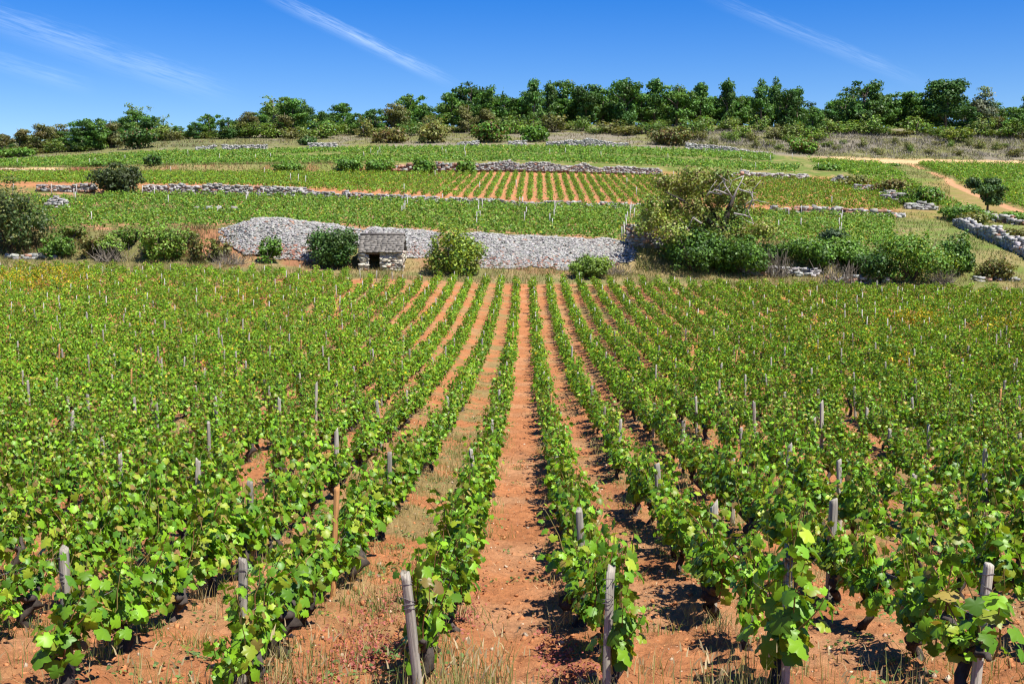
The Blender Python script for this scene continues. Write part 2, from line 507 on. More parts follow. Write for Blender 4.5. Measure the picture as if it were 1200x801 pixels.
def ground_color(X, Y):
    px, _ = pxof(X, Y, ground_z(X, Y))
    n1 = fbm(X * 0.9, Y * 0.9, 51, 4); n2 = fbm(X * 0.16, Y * 0.16, 61, 3); n3 = fbm(X * 3.1, Y * 3.1, 71, 3)

    def mix(c, d, w):
        return c * (1 - w[..., None]) + d * w[..., None]
    c = np.broadcast_to(SOIL, X.shape + (3,)).copy()
    c = mix(c, SOIL_PALE, smooth(0.42, 0.70, n1) * 0.65)
    c = mix(c, SOIL * np.array([.72, .68, .62]), smooth(0.52, 0.72, fbm(X * 1.7, Y * 1.7, 151, 4)) * 0.45)
    # weeds between the rows: some alleys grassier than others, none down the central path
    ph = row_phase(X, Y); alley = np.floor(ph).astype(int)
    wk = vnoise(alley * 1.37 + 0.5, 0 * X, 91)
    wk = np.where(alley == 0, 0.05, wk); wk = np.where(alley == -1, 0.85, wk); wk = np.where(alley == 1, 0.3, wk); wk = np.where(alley == -2, 0.55, wk)
    w = smooth(0.42, 0.60, n1 * 0.6 + n3 * 0.4) * wk * smooth(5, 16, Y) * 0.8
    c = mix(c, OLIVE, w * (Y < 79))
    c = mix(c, DRY, smooth(0.55, 0.75, n3) * 0.3 * (Y < 79) * wk)
    # verge and banks
    v = smooth(77.5, 79.5, Y + (n3 - 0.5) * 2)
    verge = mix(np.broadcast_to(DRY, X.shape + (3,)), OLIVE, smooth(0.4, 0.6, n1))
    verge = mix(verge, RED, smooth(0.55, 0.7, fbm(X * 0.5, Y * 0.9, 81, 3)) * 0.35 * (px < 720) * (px > 180))
    c = mix(c, verge, v)
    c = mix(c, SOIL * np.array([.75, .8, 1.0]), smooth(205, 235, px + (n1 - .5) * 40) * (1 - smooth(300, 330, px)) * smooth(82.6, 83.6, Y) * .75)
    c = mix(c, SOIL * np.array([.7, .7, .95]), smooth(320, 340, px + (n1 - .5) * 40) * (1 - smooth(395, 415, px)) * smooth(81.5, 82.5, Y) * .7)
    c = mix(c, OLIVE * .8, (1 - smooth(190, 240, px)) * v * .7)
    terr2 = mix(np.broadcast_to(SOIL_PALE * 0.9, X.shape + (3,)), GRASSC, smooth(0.35, 0.6, n1) * 0.8)
    c = mix(c, terr2, smooth(86.3, 87.2, Y))
    terr3 = mix(np.broadcast_to(SOIL * 1.03, X.shape + (3,)), SOIL_PALE, 0.35 + 0 * X)
    terr3 = mix(terr3, OLIVE, smooth(0.5, 0.7, n1) * 0.25)
    c = mix(c, terr3, smooth(112.2, 113.2, Y))
    t4 = mix(np.broadcast_to(GRASSC * 1.1, X.shape + (3,)), SAND * 0.7, smooth(0.5, 0.65, n1) * 0.5)
    c = mix(c, t4, smooth(157.3, 158.3, Y))
    scr = mix(np.broadcast_to(OLIVE * 0.85 + GRASSC * .15, X.shape + (3,)), GREYDRY * .9, smooth(0.4, 0.6, n2 * 0.6 + n1 * 0.4))
    scr = mix(scr, GRASSC, ((px < 300) * 0.6 * smooth(0.35, 0.6, n2)))
    c = mix(c, scr, smooth(198, 200, Y))
    # grassy hollow on the right
    hol = smooth(1000, 1045, px + (n1 - .5) * 40) * smooth(84, 87, Y) * (1 - smooth(109, 116, Y + (n1 - .5) * 8))
    hol = np.maximum(hol, smooth(1065, 1085, px) * smooth(80, 84, Y) * (1 - smooth(100, 118, Y)))
    gr = mix(np.broadcast_to(OLIVE * 1.15, X.shape + (3,)), GRASSC * 1.2, smooth(0.35, 0.6, n1))
    gr = mix(gr, DRY, smooth(0.5, 0.7, n2) * 0.6)
    c = mix(c, gr, hol)
    # grass slope between the far fields on the right
    g2 = smooth(1020, 1040, px) * (1 - smooth(1075, 1105, px)) * smooth(120, 135, Y) * (1 - smooth(196, 199, Y)) * 0.75
    c = mix(c, gr, g2)
    c = mix(c, gr, smooth(1040, 1060, px) * smooth(112.4, 113.4, Y) * (1 - smooth(194, 197, Y)) * 0.7)
    # sandy tracks
    for a, b in TRACK:
        c = mix(c, SOIL_PALE * 1.05, 1 - smooth(0.35, 0.85, seg_dist(X, Y, a, b) + (n3 - .5) * .5))
    c = mix(c, SAND, smooth(930, 990, px) * smooth(193, 196, Y + (n1 - .5) * 3) * (1 - smooth(199.6, 201.2, Y + (n1 - .5) * 2.5)))
    c = mix(c, SAND * 0.95, (1 - smooth(60, 85, px)) * smooth(156.8, 157.2, Y) * (1 - smooth(158.6, 159.2, Y)))
    c = mix(c, RED, smooth(78, 86, px) * (1 - smooth(104, 110, px)) * smooth(156.8, 157.2, Y) * (1 - smooth(158.6, 159.2, Y)) * .8)
    # grassy left strips
    c = mix(c, gr, (1 - smooth(230, 300, px)) * smooth(96.5, 98, Y) * (1 - smooth(101, 103, Y)))
    c = mix(c, mix(gr, RED, smooth(0.5, 0.65, n1) * 0.5), (px < 420) * smooth(157, 157.4, Y) * (1 - smooth(158.6, 160, Y)) * (px > 110))
    c = mix(c, gr * 1.05, smooth(174, 175.5, Y) * (1 - smooth(179.5, 181, Y)))
    return c


def build_ground():
    Ys = [-12.0]
    while Ys[-1] < 4.0: Ys.append(Ys[-1] + 0.25)
    while Ys[-1] < 79: Ys.append(Ys[-1] * 1.0042)
    while Ys[-1] < 250: Ys.append(Ys[-1] * 1.0026)
    while Ys[-1] < 2500: Ys.append(Ys[-1] * 1.08)
    Ys = np.unique(np.concatenate([[y for y in Ys if all(abs(y - f) > 0.12 for f in FY)], FY]))
    s = np.concatenate([np.linspace(-2.0, -0.56, 16), np.linspace(-0.54, 0.54, 720), np.linspace(0.56, 2.0, 16)])
    S, Yg = np.meshgrid(s, Ys)
    X = S * (Yg + SP)
    Z = gz(X, Yg)
    v = np.stack([X, Yg, Z], -1).reshape(-1, 3)
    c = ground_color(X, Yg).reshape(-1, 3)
    ny, nx = X.shape
    i = np.arange(ny - 1)[:, None] * nx + np.arange(nx - 1)[None]
    q = np.stack([i, i + 1, i + nx + 1, i + nx], -1).reshape(-1, 4)
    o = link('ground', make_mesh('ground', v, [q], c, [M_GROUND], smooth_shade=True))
    tag(o, 'orange vineyard soil rising to grassy terraces and a wooded ridge', 'ground', kind='structure')


build_ground()

# ------------------------------------------------------------------ leaves
def outline(half):
    h = np.array(half, float)
    return np.vstack([[[0, 0]], h, (h * [1, -1])[::-1][1:]])


LEAF_HI = outline([(-0.28, 0.20), (-0.14, 0.55), (0.10, 0.50), (0.22, 0.66), (0.36, 0.80), (0.50, 0.60), (0.55, 0.42), (0.74, 0.40), (1.0, 0.0)])
LEAF_MID = outline([(-0.2, 0.42), (0.16, 0.55), (0.36, 0.75), (0.58, 0.42), (1.0, 0.0)])
LEAF_LOW = outline([(0.1, 0.62), (1.0, 0.0)])


def leaf_template(ol, centre=True):
    x, y = ol[:, 0], ol[:, 1]
    z = -0.22 * np.abs(y) - 0.16 * x * x + 0.05 * np.cos(9 * y + 5 * x) * (len(ol) > 8)
    v = np.stack([x, y, z], -1)
    if centre:
        v = np.vstack([v, [[0.25, 0, 0.05]]])
        n = len(ol); j = np.arange(n)
        f = np.stack([np.full(n, n), j, (j + 1) % n], -1)
    else:
        f = np.arange(len(ol))[None]
    return v, f


T_HI = leaf_template(LEAF_HI); T_MID = leaf_template(LEAF_MID)
T_LOW = (np.array([(0, 0, 0), (0.3, 0.62, -0.12), (1, 0, -0.1), (0.3, -0.62, -0.12)], float), np.array([[0, 1, 2, 3]]))
T_CARD = (np.array([(-0.5, -0.05, 0), (0.0, -0.42, 0.06), (0.5, 0.05, 0), (0.02, 0.42, 0.06)], float), np.array([[0, 1, 2, 3]]))


def place_template(tpl, pos, nrm, axis, size, color):
    """Copies of a leaf shape: pos/nrm/axis (N,3), size (N,), color (N,3) -> verts, faces, colours."""
    tv, tf = tpl
    nrm = norm(nrm); axis = norm(axis - nrm * np.sum(axis * nrm, -1, keepdims=True)); side = np.cross(nrm, axis)
    n, k = len(pos), len(tv)
    v = pos[:, None] + size[:, None, None] * (tv[None, :, :1] * axis[:, None] + tv[None, :, 1:2] * side[:, None] + tv[None, :, 2:3] * nrm[:, None])
    f = (tf[None] + (np.arange(n) * k)[:, None, None]).reshape(-1, tf.shape[1])
    return v.reshape(-1, 3), f, np.repeat(color, k, 0)


V_A = np.array([0.188, 0.355, 0.014]); V_B = np.array([0.064, 0.165, 0.014]); V_Y = np.array([0.27, 0.35, 0.025]); V_GOLD = np.array([0.48, 0.36, 0.02])


def vine_leaf_colors(n, rng, young=None, gold=None):
    w = rng.random(n)[:, None]
    c = V_A * w + V_B * (1 - w)
    yy = rng.random(n) < 0.16
    if young is not None:
        yy = rng.random(n) < 0.05 + 0.26 * young
    c = np.where(yy[:, None], V_Y * (0.7 + 0.3 * rng.random(n)[:, None]), c)
    if gold is not None:
        g = rng.random(n) < gold
        c = np.where(g[:, None], V_GOLD, c)
    tip = rng.random(n) < (0.03 if young is None else 0.06 * young)
    c = np.where(tip[:, None], np.array([0.27, 0.21, 0.05]), c)
    br = rng.random(n) < 0.012
    c = np.where(br[:, None], np.array([0.26, 0.17, 0.05]), c)
    return c * (0.62 + 0.72 * rng.random(n))[:, None]


def vine_foliage(seed, tpl, shoots=13, lush=1.0, size=0.078):
    """One vine's shoots and leaves, row along local y, base at the origin."""
    rng = np.random.default_rng(seed)
    g = Geo()
    P = []; Nn = []; A = []; S = []; Yg = []
    for k in range(shoots):
        y0 = float(np.clip(rng.normal(0, 0.2), -.42, .42)); x0 = rng.normal(0, 0.03); h0 = rng.uniform(0.20, 0.36)
        top = rng.uniform(0.50, 0.90) if rng.random() < 0.78 else rng.uniform(0.28, 0.5)
        lx = rng.normal(0, 0.10); ly = rng.normal(0, 0.12) + y0 * 0.55
        nn = 7
        t = np.linspace(0, 1, nn)
        pts = np.stack([x0 + lx * t ** 1.4, y0 + ly * t, h0 + (top - h0) * (t - 0.12 * t * t * abs(lx) * 4)], -1)
        pts += rng.normal(0, 0.008, pts.shape)
        g.tube(pts, np.linspace(0.0055, 0.002, nn), 4, np.array([0.20, 0.16, 0.05]) if rng.random() < .6 else np.array([0.24, 0.11, 0.05]), cap=False)
        nl = int(rng.integers(14, 21) * lush)
        tt = np.linspace(0.05, 1, nl) + rng.normal(0, 0.02, nl)
        tt = np.clip(tt, 0, 1)
        base = np.stack([np.interp(tt, t, pts[:, i]) for i in range(3)], -1)
        ang = rng.random(nl) * 6.283
        out = np.stack([np.cos(ang) * 1.0, np.sin(ang) * 0.8, rng.normal(0.05, 0.3, nl)], -1)
        pet = rng.uniform(0.04, 0.10, nl) * (1 - 0.4 * tt)
        p = base + norm(out) * pet[:, None]
        P.append(p); A.append(out * 0.9 + np.array([0, 0, -0.55]) + rng.normal(0, 0.35, (nl, 3)))
        Nn.append(np.array([0.10, -0.12, 0.55]) + out * 0.95 + rng.normal(0, 0.33, (nl, 3)))
        S.append(size * rng.uniform(0.55, 1.3, nl) * (1 - 0.45 * tt ** 2)); Yg.append(tt)
    P = np.vstack(P); A = np.vstack(A); Nn = np.vstack(Nn); S = np.concatenate(S); Yg = np.concatenate(Yg)
    v, f, c = place_template(tpl, P, Nn, A, S, vine_leaf_colors(len(P), rng, Yg))
    g.add(v, f, c)
    return g


def vine_trunk(seed):
    rng = np.random.default_rng(1000 + seed)
    g = Geo()
    lean = rng.normal(0, 0.07, 2)
    h = rng.uniform(0.18, 0.28)
    n = 9
    t = np.linspace(0, 1, n)
    pts = np.stack([lean[0] * t + 0.03 * np.sin(t * 7 + rng.random() * 6), lean[1] * t + 0.05 * np.sin(t * 5 + rng.random() * 6), -0.06 + (h + 0.06) * t], -1)
    rad = 0.040 * (1.25 - 0.55 * np.sin(t * 3.0)) * rng.uniform(0.8, 1.25)
    rad[-1] *= 1.3
    dark = np.array([0.050, 0.040, 0.033]) * rng.uniform(0.8, 1.6)
    g.tube(pts, rad, 9, dark, 0.28, rng)
    for sgn in (-1, 1):
        ln = rng.uniform(0.18, 0.42)
        t = np.linspace(0, 1, 7)
        p = np.stack([pts[-1][0] * (1 - t) + rng.normal(0, .012, 7), pts[-1][1] + sgn * ln * t, pts[-1][2] + 0.10 * np.sin(t * 1.6) + rng.normal(0, .012, 7)], -1)
        p[0] = pts[-1]
        g.tube(p, np.linspace(0.032, 0.012, 7), 7, dark * 1.15, 0.25, rng)
    return g


# ------------------------------------------------------------------ the vineyard rows
HI_F = [vine_foliage(i, T_HI, 16 + i % 5, 1.0, 0.068).build('foliage', M_VINE) for i in range(14)]
LITTLE_F = [vine_foliage(50 + i, T_HI, 9, 0.8, 0.080).build('foliage', M_VINE) for i in range(5)]
MID_F = [vine_foliage(100 + i, T_MID, 18 + i % 4, 1.0, 0.068).build('foliage', M_VINE) for i in range(12)]
TRUNKS = [vine_trunk(i).build('trunk', M_BARK, True) for i in range(10)]

vine_rng = np.random.default_rng(11)
cells = []
for r in range(-46, 47):
    y = 6.52 + vine_rng.uniform(-0.15, 0.15)
    k = 0
    while y < (73.6 if -10.5 < r < -5.5 else 77.6) + vine_rng.uniform(-.6, .6):
        x = ROW0 + r + ROWDIR * y
        if abs(x) < 0.46 * y + 6.5:
            cells.append([r, y, x])
        y += vine_rng.uniform(0.9, 1.1)
cells = np.array(cells)
keep = vine_rng.random(len(cells)) > 0.045
cells = cells[keep]
cells[:, 2] += vine_rng.normal(0, 0.035, len(cells))
order = np.argsort(cells[:, 1])
px_c, _ = pxof(cells[:, 2], cells[:, 1], ground_z(cells[:, 2], cells[:, 1]))
inview = (px_c > -45) & (px_c < 1245)
near_idx = [i for i in order if inview[i]][:300]
near_set = set(near_idx)


def row_words(r):
    if r >= 1:
        k, side = r, 'right'
    else:
        k, side = 1 - r, 'left'
    return f'{ordinal(k)} row {side} of the central path'


rank = {}
per_row = {}
for i in sorted(near_idx, key=lambda j: cells[j, 1]):
    r = int(cells[i, 0]); per_row[r] = per_row.get(r, 0) + 1; rank[i] = per_row[r]


def make_vine(fol, trunk):
    t = thing('grapevine', '', 'grapevine', (0, 0, 0), 'grapevines of the near rows')
    link('trunk', trunk, t); link('foliage', fol, t)
    return t


def copy_tree(o):
    c = o.copy(); col.objects.link(c)
    for ch in o.children:
        d = ch.copy(); col.objects.link(d); d.parent = c
    return c


proto_vines = {}
for i in near_idx:
    r, y, x = int(cells[i, 0]), cells[i, 1], cells[i, 2]
    n = rank[i]
    if y < 7.0 and vine_rng.random() < 0.7:
        key = ('little', int(vine_rng.integers(0, 5)))
    elif y < 16:
        key = ('hi', int(vine_rng.integers(0, 14)))
    else:
        key = ('mid', int(vine_rng.integers(0, 12)))
    if key not in proto_vines:
        fol = {'little': LITTLE_F, 'hi': HI_F, 'mid': MID_F}[key[0]][key[1]]
        o = proto_vines[key] = make_vine(fol, TRUNKS[key[1] % 10])
    else:
        o = copy_tree(proto_vines[key])
    o.location = (x, y, float(gz(x, y)) - 0.01)
    o.rotation_euler = (0, 0, (math.pi if vine_rng.random() < .5 else 0) + vine_rng.normal(0, 0.08) - ROWDIR)
    s = vine_rng.uniform(0.88, 1.12)
    o.scale = (s * vine_rng.uniform(0.9, 1.1), s, s * vine_rng.uniform(0.92, 1.1))
    o['label'] = f'grapevine, {ordinal(n)} from the near end of the {row_words(r)}'
    o['category'] = 'grapevine'; o['group'] = 'grapevines of the near rows'


def gold_at(X, Y):
    px, py = pxof(X, Y, ground_z(X, Y) + .6)
    g = np.full(len(X), 0.015)
    for (cx, cy, rx, ry, a) in [(50, 322, 70, 16, .38), (280, 345, 40, 14, .2), (1072, 370, 40, 8, .45), (1052, 426, 14, 9, .6), (1170, 378, 30, 8, .3), (1000, 385, 110, 25, .06), (955, 410, 15, 8, .3), (640, 406, 9, 5, .5)]:
        d = ((px - cx) / rx) ** 2 + ((py - cy) / ry) ** 2
        g = np.maximum(g, a * np.clip(1.2 - d, 0, 1))
    return g


def vine_cards(Xs, Ys, n, size, rng, dirx, diry, tpl=T_LOW, hscale=1.0, width=0.082, pale=0.0, length=0.5):
    """Leaf geometry of many far vines at once."""
    m = len(Xs)
    Xr = np.repeat(Xs, n); Yr = np.repeat(Ys, n)
    tot = m * n
    along = np.clip(rng.normal(0, 0.25, tot), -.55, .55) * (length / .5)
    hh = rng.beta(1.5, 1.25, tot)
    hv = np.repeat(rng.uniform(0.70, 1.2, m) * hscale, n) * (1 - 0.55 * (along / length) ** 2 * rng.random(tot))
    wid = width * (0.65 + 0.6 * np.sin(np.clip(hh, 0, 1) * 2.6))
    lat = rng.normal(0, 1, tot) * wid + np.repeat(rng.normal(0, 0.03, m), n)
    x = Xr + along * dirx + lat * diry
    y = Yr + along * diry - lat * dirx
    z = ground_z(Xr, Yr) + ground_detail(Xr, Yr) + (0.16 + 0.64 * hh) * hv
    out = np.stack([np.sign(lat) * diry + rng.normal(0, .6, tot), -np.sign(lat) * dirx + rng.normal(0, .6, tot), rng.normal(0, .3, tot)], -1)
    nrm = np.array([0.10, -0.15, 0.5]) + out * 0.9 + rng.normal(0, .3, (tot, 3))
    ax = out * 0.8 + np.array([0, 0, -0.5]) + rng.normal(0, .4, (tot, 3))
    c = vine_leaf_colors(tot, rng, hh, np.repeat(gold_at(Xs, Ys), n))
    c = c * np.repeat(rng.uniform(0.74, 1.2, m), n)[:, None]
    if pale:
        c = c * (1 - pale) * .95 + pale * np.array([0.12, 0.215, 0.05])
    return place_template(tpl, np.stack([x, y, z], -1), nrm, ax, size * rng.uniform(0.6, 1.3, tot), c)


def terrace_cells(Y0, Y1, pxa, pxb, sp_row, sp_vine, rowdir, rng, ok=None):
    """Vine positions on a terrace; rowdir = (dx, dy) of the rows."""
    d = np.array(rowdir, float); d /= np.linalg.norm(d); p = np.array([d[1], -d[0]])
    x0, x1 = at(pxa, 230, Y1)[0], at(pxb, 230, Y1)[0]
    cx, cy = (x0 + x1) / 2, (Y0 + Y1) / 2
    R = math.hypot(x1 - x0, Y1 - Y0) / 2 + 2
    a = np.arange(-R, R, sp_row); b = np.arange(-R, R, sp_vine)
    A, B = np.meshgrid(a, b)
    A = A.ravel(); B = B.ravel() + rng.uniform(-.12, .12, A.size)
    X = cx + A * p[0] + B * d[0]; Y = cy + A * p[1] + B * d[1]
    px, py = pxof(X, Y, ground_z(X, Y))
    k = (Y > Y0) & (Y < Y1) & (px > pxa) & (px < pxb) & (rng.random(len(X)) > 0.04)
    if ok is not None:
        k &= ok(px, X, Y)
    return X[k], Y[k], d


def far_vines():
    rng = np.random.default_rng(77)
    V = []; Fc = []; Cc = []; n0 = 0

    def put(res):
        nonlocal n0
        v, f, c = res
        V.append(v); Fc.append((f + n0)); Cc.append(c); n0 += len(v)
    rest = np.array([i for i in range(len(cells)) if i not in near_set])
    x, y = cells[rest, 2], cells[rest, 1]
    bands = [(0, 36, 290, 0.070), (36, 52, 240, 0.076), (52, 90, 190, 0.082)]
    for lo, hi, n, size in bands:
        k = (y >= lo) & (y < hi)
        put(vine_cards(x[k], y[k], n, size, rng, ROWDIR, 1.0))
    # terraces: the second field runs across the slope, the third up the slope, the upper ones across
    tx, ty, d = terrace_cells(87.6, 111.0, -120, 1045, 1.0, 1.0, (1, 0.12), rng,
                              lambda px, X, Y: ~((px < 265) & (Y > 98) & (Y < 100.5)) & ~((np.abs(px - (733 + (Y - 87) * 0.5)) < 4)) & ~((px < 120) & (Y > 106)))
    put(vine_cards(tx, ty, 62, 0.125, rng, d[0], d[1], pale=0.3, hscale=0.95))
    tx, ty, d = terrace_cells(114.6, 155.5, -120, 1052, 1.02, 1.0, (30 / F, 1.0), rng,
                              lambda px, X, Y: ~((px > 1000) & (Y > 132) & (px > 1052 - (Y - 132) * 2.6)) & ~((px < 180) & (Y < 116.5)))
    put(vine_cards(tx, ty, 46, 0.135, rng, d[0], d[1], pale=0.15, hscale=0.85, width=0.12))
    for (a, b, xa, xb) in [(160.5, 173.5, -120, 880), (181.5, 196.5, -120, 905), (160.5, 172, 880, 935)]:
        tx, ty, d = terrace_cells(a, b, xa, xb, 1.3, 1.0, (1, 0.05), rng, lambda px, X, Y: ~((px > 320) & (px < 400) & (Y > 178) & (Y < 188)))
        put(vine_cards(tx, ty, 30, 0.19, rng, d[0], d[1], pale=0.35, hscale=0.95, width=0.2))
    # the upper right plots on both sides of the track
    track = lambda X, Y: np.minimum(seg_dist(X, Y, *TRACK[0]), seg_dist(X, Y, *TRACK[1]))
    tx, ty, d = terrace_cells(116, 193, 1060, 1330, 0.95, 0.9, (0.8, 1.0), rng,
                              lambda px, X, Y: (track(X, Y) > 0.9) & (X > np.where(Y > 140, TRACK[0][0][0] + (196 - Y) / 56 * (TRACK[0][1][0] - TRACK[0][0][0]), TRACK[1][0][0] + (140 - Y) / 18 * (TRACK[1][1][0] - TRACK[1][0][0]))))
    put(vine_cards(tx, ty, 40, 0.16, rng, d[0], d[1], pale=0.12, hscale=1.1, width=.14))
    tx, ty, d = terrace_cells(122, 190, 945, 1130, 0.95, 0.9, (0.8, 1.0), rng,
                              lambda px, X, Y: (track(X, Y) > 5.5) & (px > 1062 - (Y - 122) * 1.7) & (px < 1160 - (Y - 122) * 1.45))
    put(vine_cards(tx, ty, 40, 0.16, rng, d[0], d[1], pale=0.15, hscale=1.05, width=.14))
    me = make_mesh('vine_foliage', np.vstack(V), [np.vstack(Fc)], np.vstack(Cc), [M_VINE_FAR])
    # stems of the far vines in the near field join the same stuff object as a second piece of its mesh
    o = link('vineyard_vines', me)
    tag(o, 'dense green vine rows filling the far field and the terraces above', 'vines', kind='stuff')
    g = Geo()
    k = y < 45
    for xi, yi in zip(x[k], y[k]):
        z = float(gz(xi, yi))
        g.tube([(xi, yi, z - .05), (xi + rng.normal(0, .03), yi + rng.normal(0, .03), z + .18), (xi + rng.normal(0, .04), yi + rng.normal(0, .06), z + .4)], [0.045, 0.035, 0.04], 5, np.array([0.05, 0.04, 0.033]))
    o2 = link('vine_stems', g.build('vine_stems', M_BARK))
    tag(o2, 'dark gnarled stems under the farther vine rows', 'vine stems', kind='stuff')


far_vines()

# ------------------------------------------------------------------ stakes
def stake_mesh(seed, h, w=0.05, orange=False):
    rng = np.random.default_rng(300 + seed)
    g = Geo()
    base = np.array([0.37, 0.335, 0.27]) * rng.uniform(0.7, 1.2)
    if orange:
        base = np.array([0.50, 0.25, 0.09])
    zs = np.array([-0.25, 0.0, h * 0.35, h * 0.7, h - 0.035, h - 0.008, h])
    ws = np.array([1, 1, 0.98, 0.97, 0.95, 0.90, 0.72]) * w / 2
    bend = rng.normal(0, 0.012, 2)
    ring = []
    prof = np.array([(-1, -.75), (-.75, -1), (.75, -1), (1, -.75), (1, .75), (.75, 1), (-.75, 1), (-1, .75)])
    for z, s in zip(zs, ws):
        t = max(z, 0) / h
        slant = prof @ rng.normal(0, .012, 2) if t > .9 else 0
        ring.append(np.column_stack([prof * s * (1 + rng.normal(0, .06, (8, 1))) + bend * t * t, np.full(8, z) + slant]))
    v = np.vstack(ring); nr = len(zs)
    i = np.arange(nr - 1)[:, None] * 8; j = np.arange(8)[None]
    q = np.stack([i + j, i + (j + 1) % 8, i + 8 + (j + 1) % 8, i + 8 + j], -1).reshape(-1, 4)
    top = (nr - 1) * 8 + np.arange(8)[None]
    g.add(v, [q, top], base)
    return g


def wire_tie_mesh(h, w=0.05):
    g = Geo()
    t = np.linspace(0, 2 * math.pi * 4.3, 80)
    r = w * 0.60
    sq = np.maximum(np.abs(np.cos(t)), np.abs(np.sin(t)))
    z = np.interp(t / 6.283, [0, 1.2, 1.9, 3.2, 4.3], [h - .05, h - .07, h - .16, h - .18, h - .21]) + 0.012 * np.cos(t + 1)
    g.tube(np.stack([np.cos(t) / sq * r, np.sin(t) / sq * r, z], -1), 0.0022, 4, np.array([0.10, 0.09, 0.085]))
    return g


STAKES = [stake_mesh(i, 0.70 + 0.05 * (i % 6), 0.042 + 0.005 * (i % 4)).build('post', M_WOOD) for i in range(8)]
STAKE_NEW = stake_mesh(40, 0.92, 0.04, True).build('post', M_WOOD)


def row_x(r, y):
    return ROW0 + r + ROWDIR * y


stakes = []      # row, y, x offset, height or None, kind
for r, y, h in [(-2, 6.54, 0.74), (-1, 6.4, 0.70), (0, 6.2, 0.66), (1, 6.33, 0.68), (2, 6.45, 0.74), (3, 6.33, 0.72)]:
    stakes.append((r, y, 0.0, h, 'end'))
stakes.append((-1, 9.6, -0.02, 0.92, 'new'))
for r, y in [(-1, 13.5), (0, 18.2), (0, 14.0), (2, 12.5), (1, 8.7), (2, 9.0), (4, 12.9), (-3, 12.8), (-4, 13.3), (-2, 11.0), (3, 9.4), (-5, 15.5)]:
    stakes.append((r, y, 0.0, 0.84, 'old'))
srng = np.random.default_rng(5)
for r in range(-44, 45):
    y = 10.5 + srng.uniform(0, 4) if abs(r) > 0 else 22
    while y < 77:
        x = row_x(r, y)
        if abs(x) < 0.445 * y + 0.6 and not any(s[0] == r and abs(s[1] - y) < 2.0 for s in stakes):
            stakes.append((r, y, srng.normal(0, 0.04), srng.uniform(0.60, 0.92), 'new' if srng.random() < 0.06 else 'old'))
        y += srng.uniform(3.0, 5.2)
stakes.sort(key=lambda s: s[1])
stake_count = {}
far_stakes = Geo()
n_obj = 0
for (r, y, dx, h, kind) in stakes:
    x = row_x(r, y) + dx
    z = float(gz(x, y)) - 0.01
    ppx, _ = pxof(x, y, z)
    stake_count[r] = stake_count.get(r, 0) + 1
    tx, ty = srng.normal(0, 0.035, 2)
    if n_obj < 300 and -30 < ppx < 1230:
        n_obj += 1
        n = stake_count[r]
        look = {'end': 'grey wooden end stake', 'new': 'orange new wooden stake', 'old': 'weathered grey stake'}[kind]
        if kind == 'end':
            lab = f'grey end stake bound with wire, {row_words(r)}'
        else:
            lab = f'{look}, {ordinal(n)} along the {row_words(r)}'
        t = thing('vineyard_stake', lab, 'stake', (x, y, z), 'stakes along the vine rows', srng.uniform(-.4, .4))
        if kind == 'end':
            link('post', stake_mesh(60 + n_obj, h + .06, 0.046).build('post', M_WOOD), t)
            link('wire_tie', wire_tie_mesh(h + .06, 0.046).build('wire_tie', M_WIRE), t)
        elif kind == 'new':
            link('post', STAKE_NEW, t)
        else:
            k = int(srng.integers(0, 8)); p = link('post', STAKES[k], t)
            p.scale = (1, 1, h / (0.70 + 0.05 * (k % 6)))
        t.rotation_euler = (tx, ty, t.rotation_euler[2])
    else:
        w = 0.024
        far_stakes.tube([(x, y, z - .1), (x + ty * h, y - tx * h, z + h)], w, 4, np.array([0.36, 0.335, 0.30]) * srng.uniform(.8, 1.2))
# stakes standing in the terrace fields above
for (px, py0, py1, Y, n) in [(735, 284, 250, 88, 8), (612, 242, 238, 111, 3), (985, 274, 250, 92, 5), (648, 278, 246, 92, 5), (560, 278, 240, 90, 4), (476, 262, 240, 97, 5), (290, 240, 230, 104, 3), (90, 240, 236, 104, 3)]:
    for q in range(n):
        yy = Y + (111 - Y) * q / max(n, 1)
        x = at(px + (q - n / 2) * 1.2 + srng.normal(0, 1.5), 260, yy)[0]; z = float(gz(x, yy))
        far_stakes.tube([(x, yy, z - .1), (x, yy, z + 1.0)], 0.035, 4, np.array([0.42, 0.40, 0.37]))
for q in range(70):
    yy = srng.choice([srng.uniform(88, 111), srng.uniform(115, 155), srng.uniform(160, 196)])
    px = srng.uniform(-30, 1050); x = at(px, 230, yy)[0]; z = float(gz(x, yy))
    far_stakes.tube([(x, yy, z - .1), (x + srng.normal(0, .05), yy, z + 1.05)], 0.036, 4, np.array([0.42, 0.40, 0.37]))
tag(link('vineyard_stakes', far_stakes.build('vineyard_stakes', M_WOOD)), 'grey stakes dotted through the far rows and terraces', 'stakes', kind='stuff')

# trellis wires of the middle rows
for r in range(-4, 6):
    g = Geo()
    ys = np.arange(6.4, 40, 0.8)
    xs = ROW0 + r + ROWDIR * ys
    g.tube(np.stack([xs + 0.03, ys, ground_z(xs, ys) + 0.50 + 0.01 * np.sin(ys * 2)], -1), 0.0016, 4, np.array([0.2, 0.19, 0.18]))
    tag(link('trellis_wire', g.build('trellis_wire', M_WIRE)), f'thin wire strung along the stakes of the {row_words(r)}', 'wire', 'trellis wires')

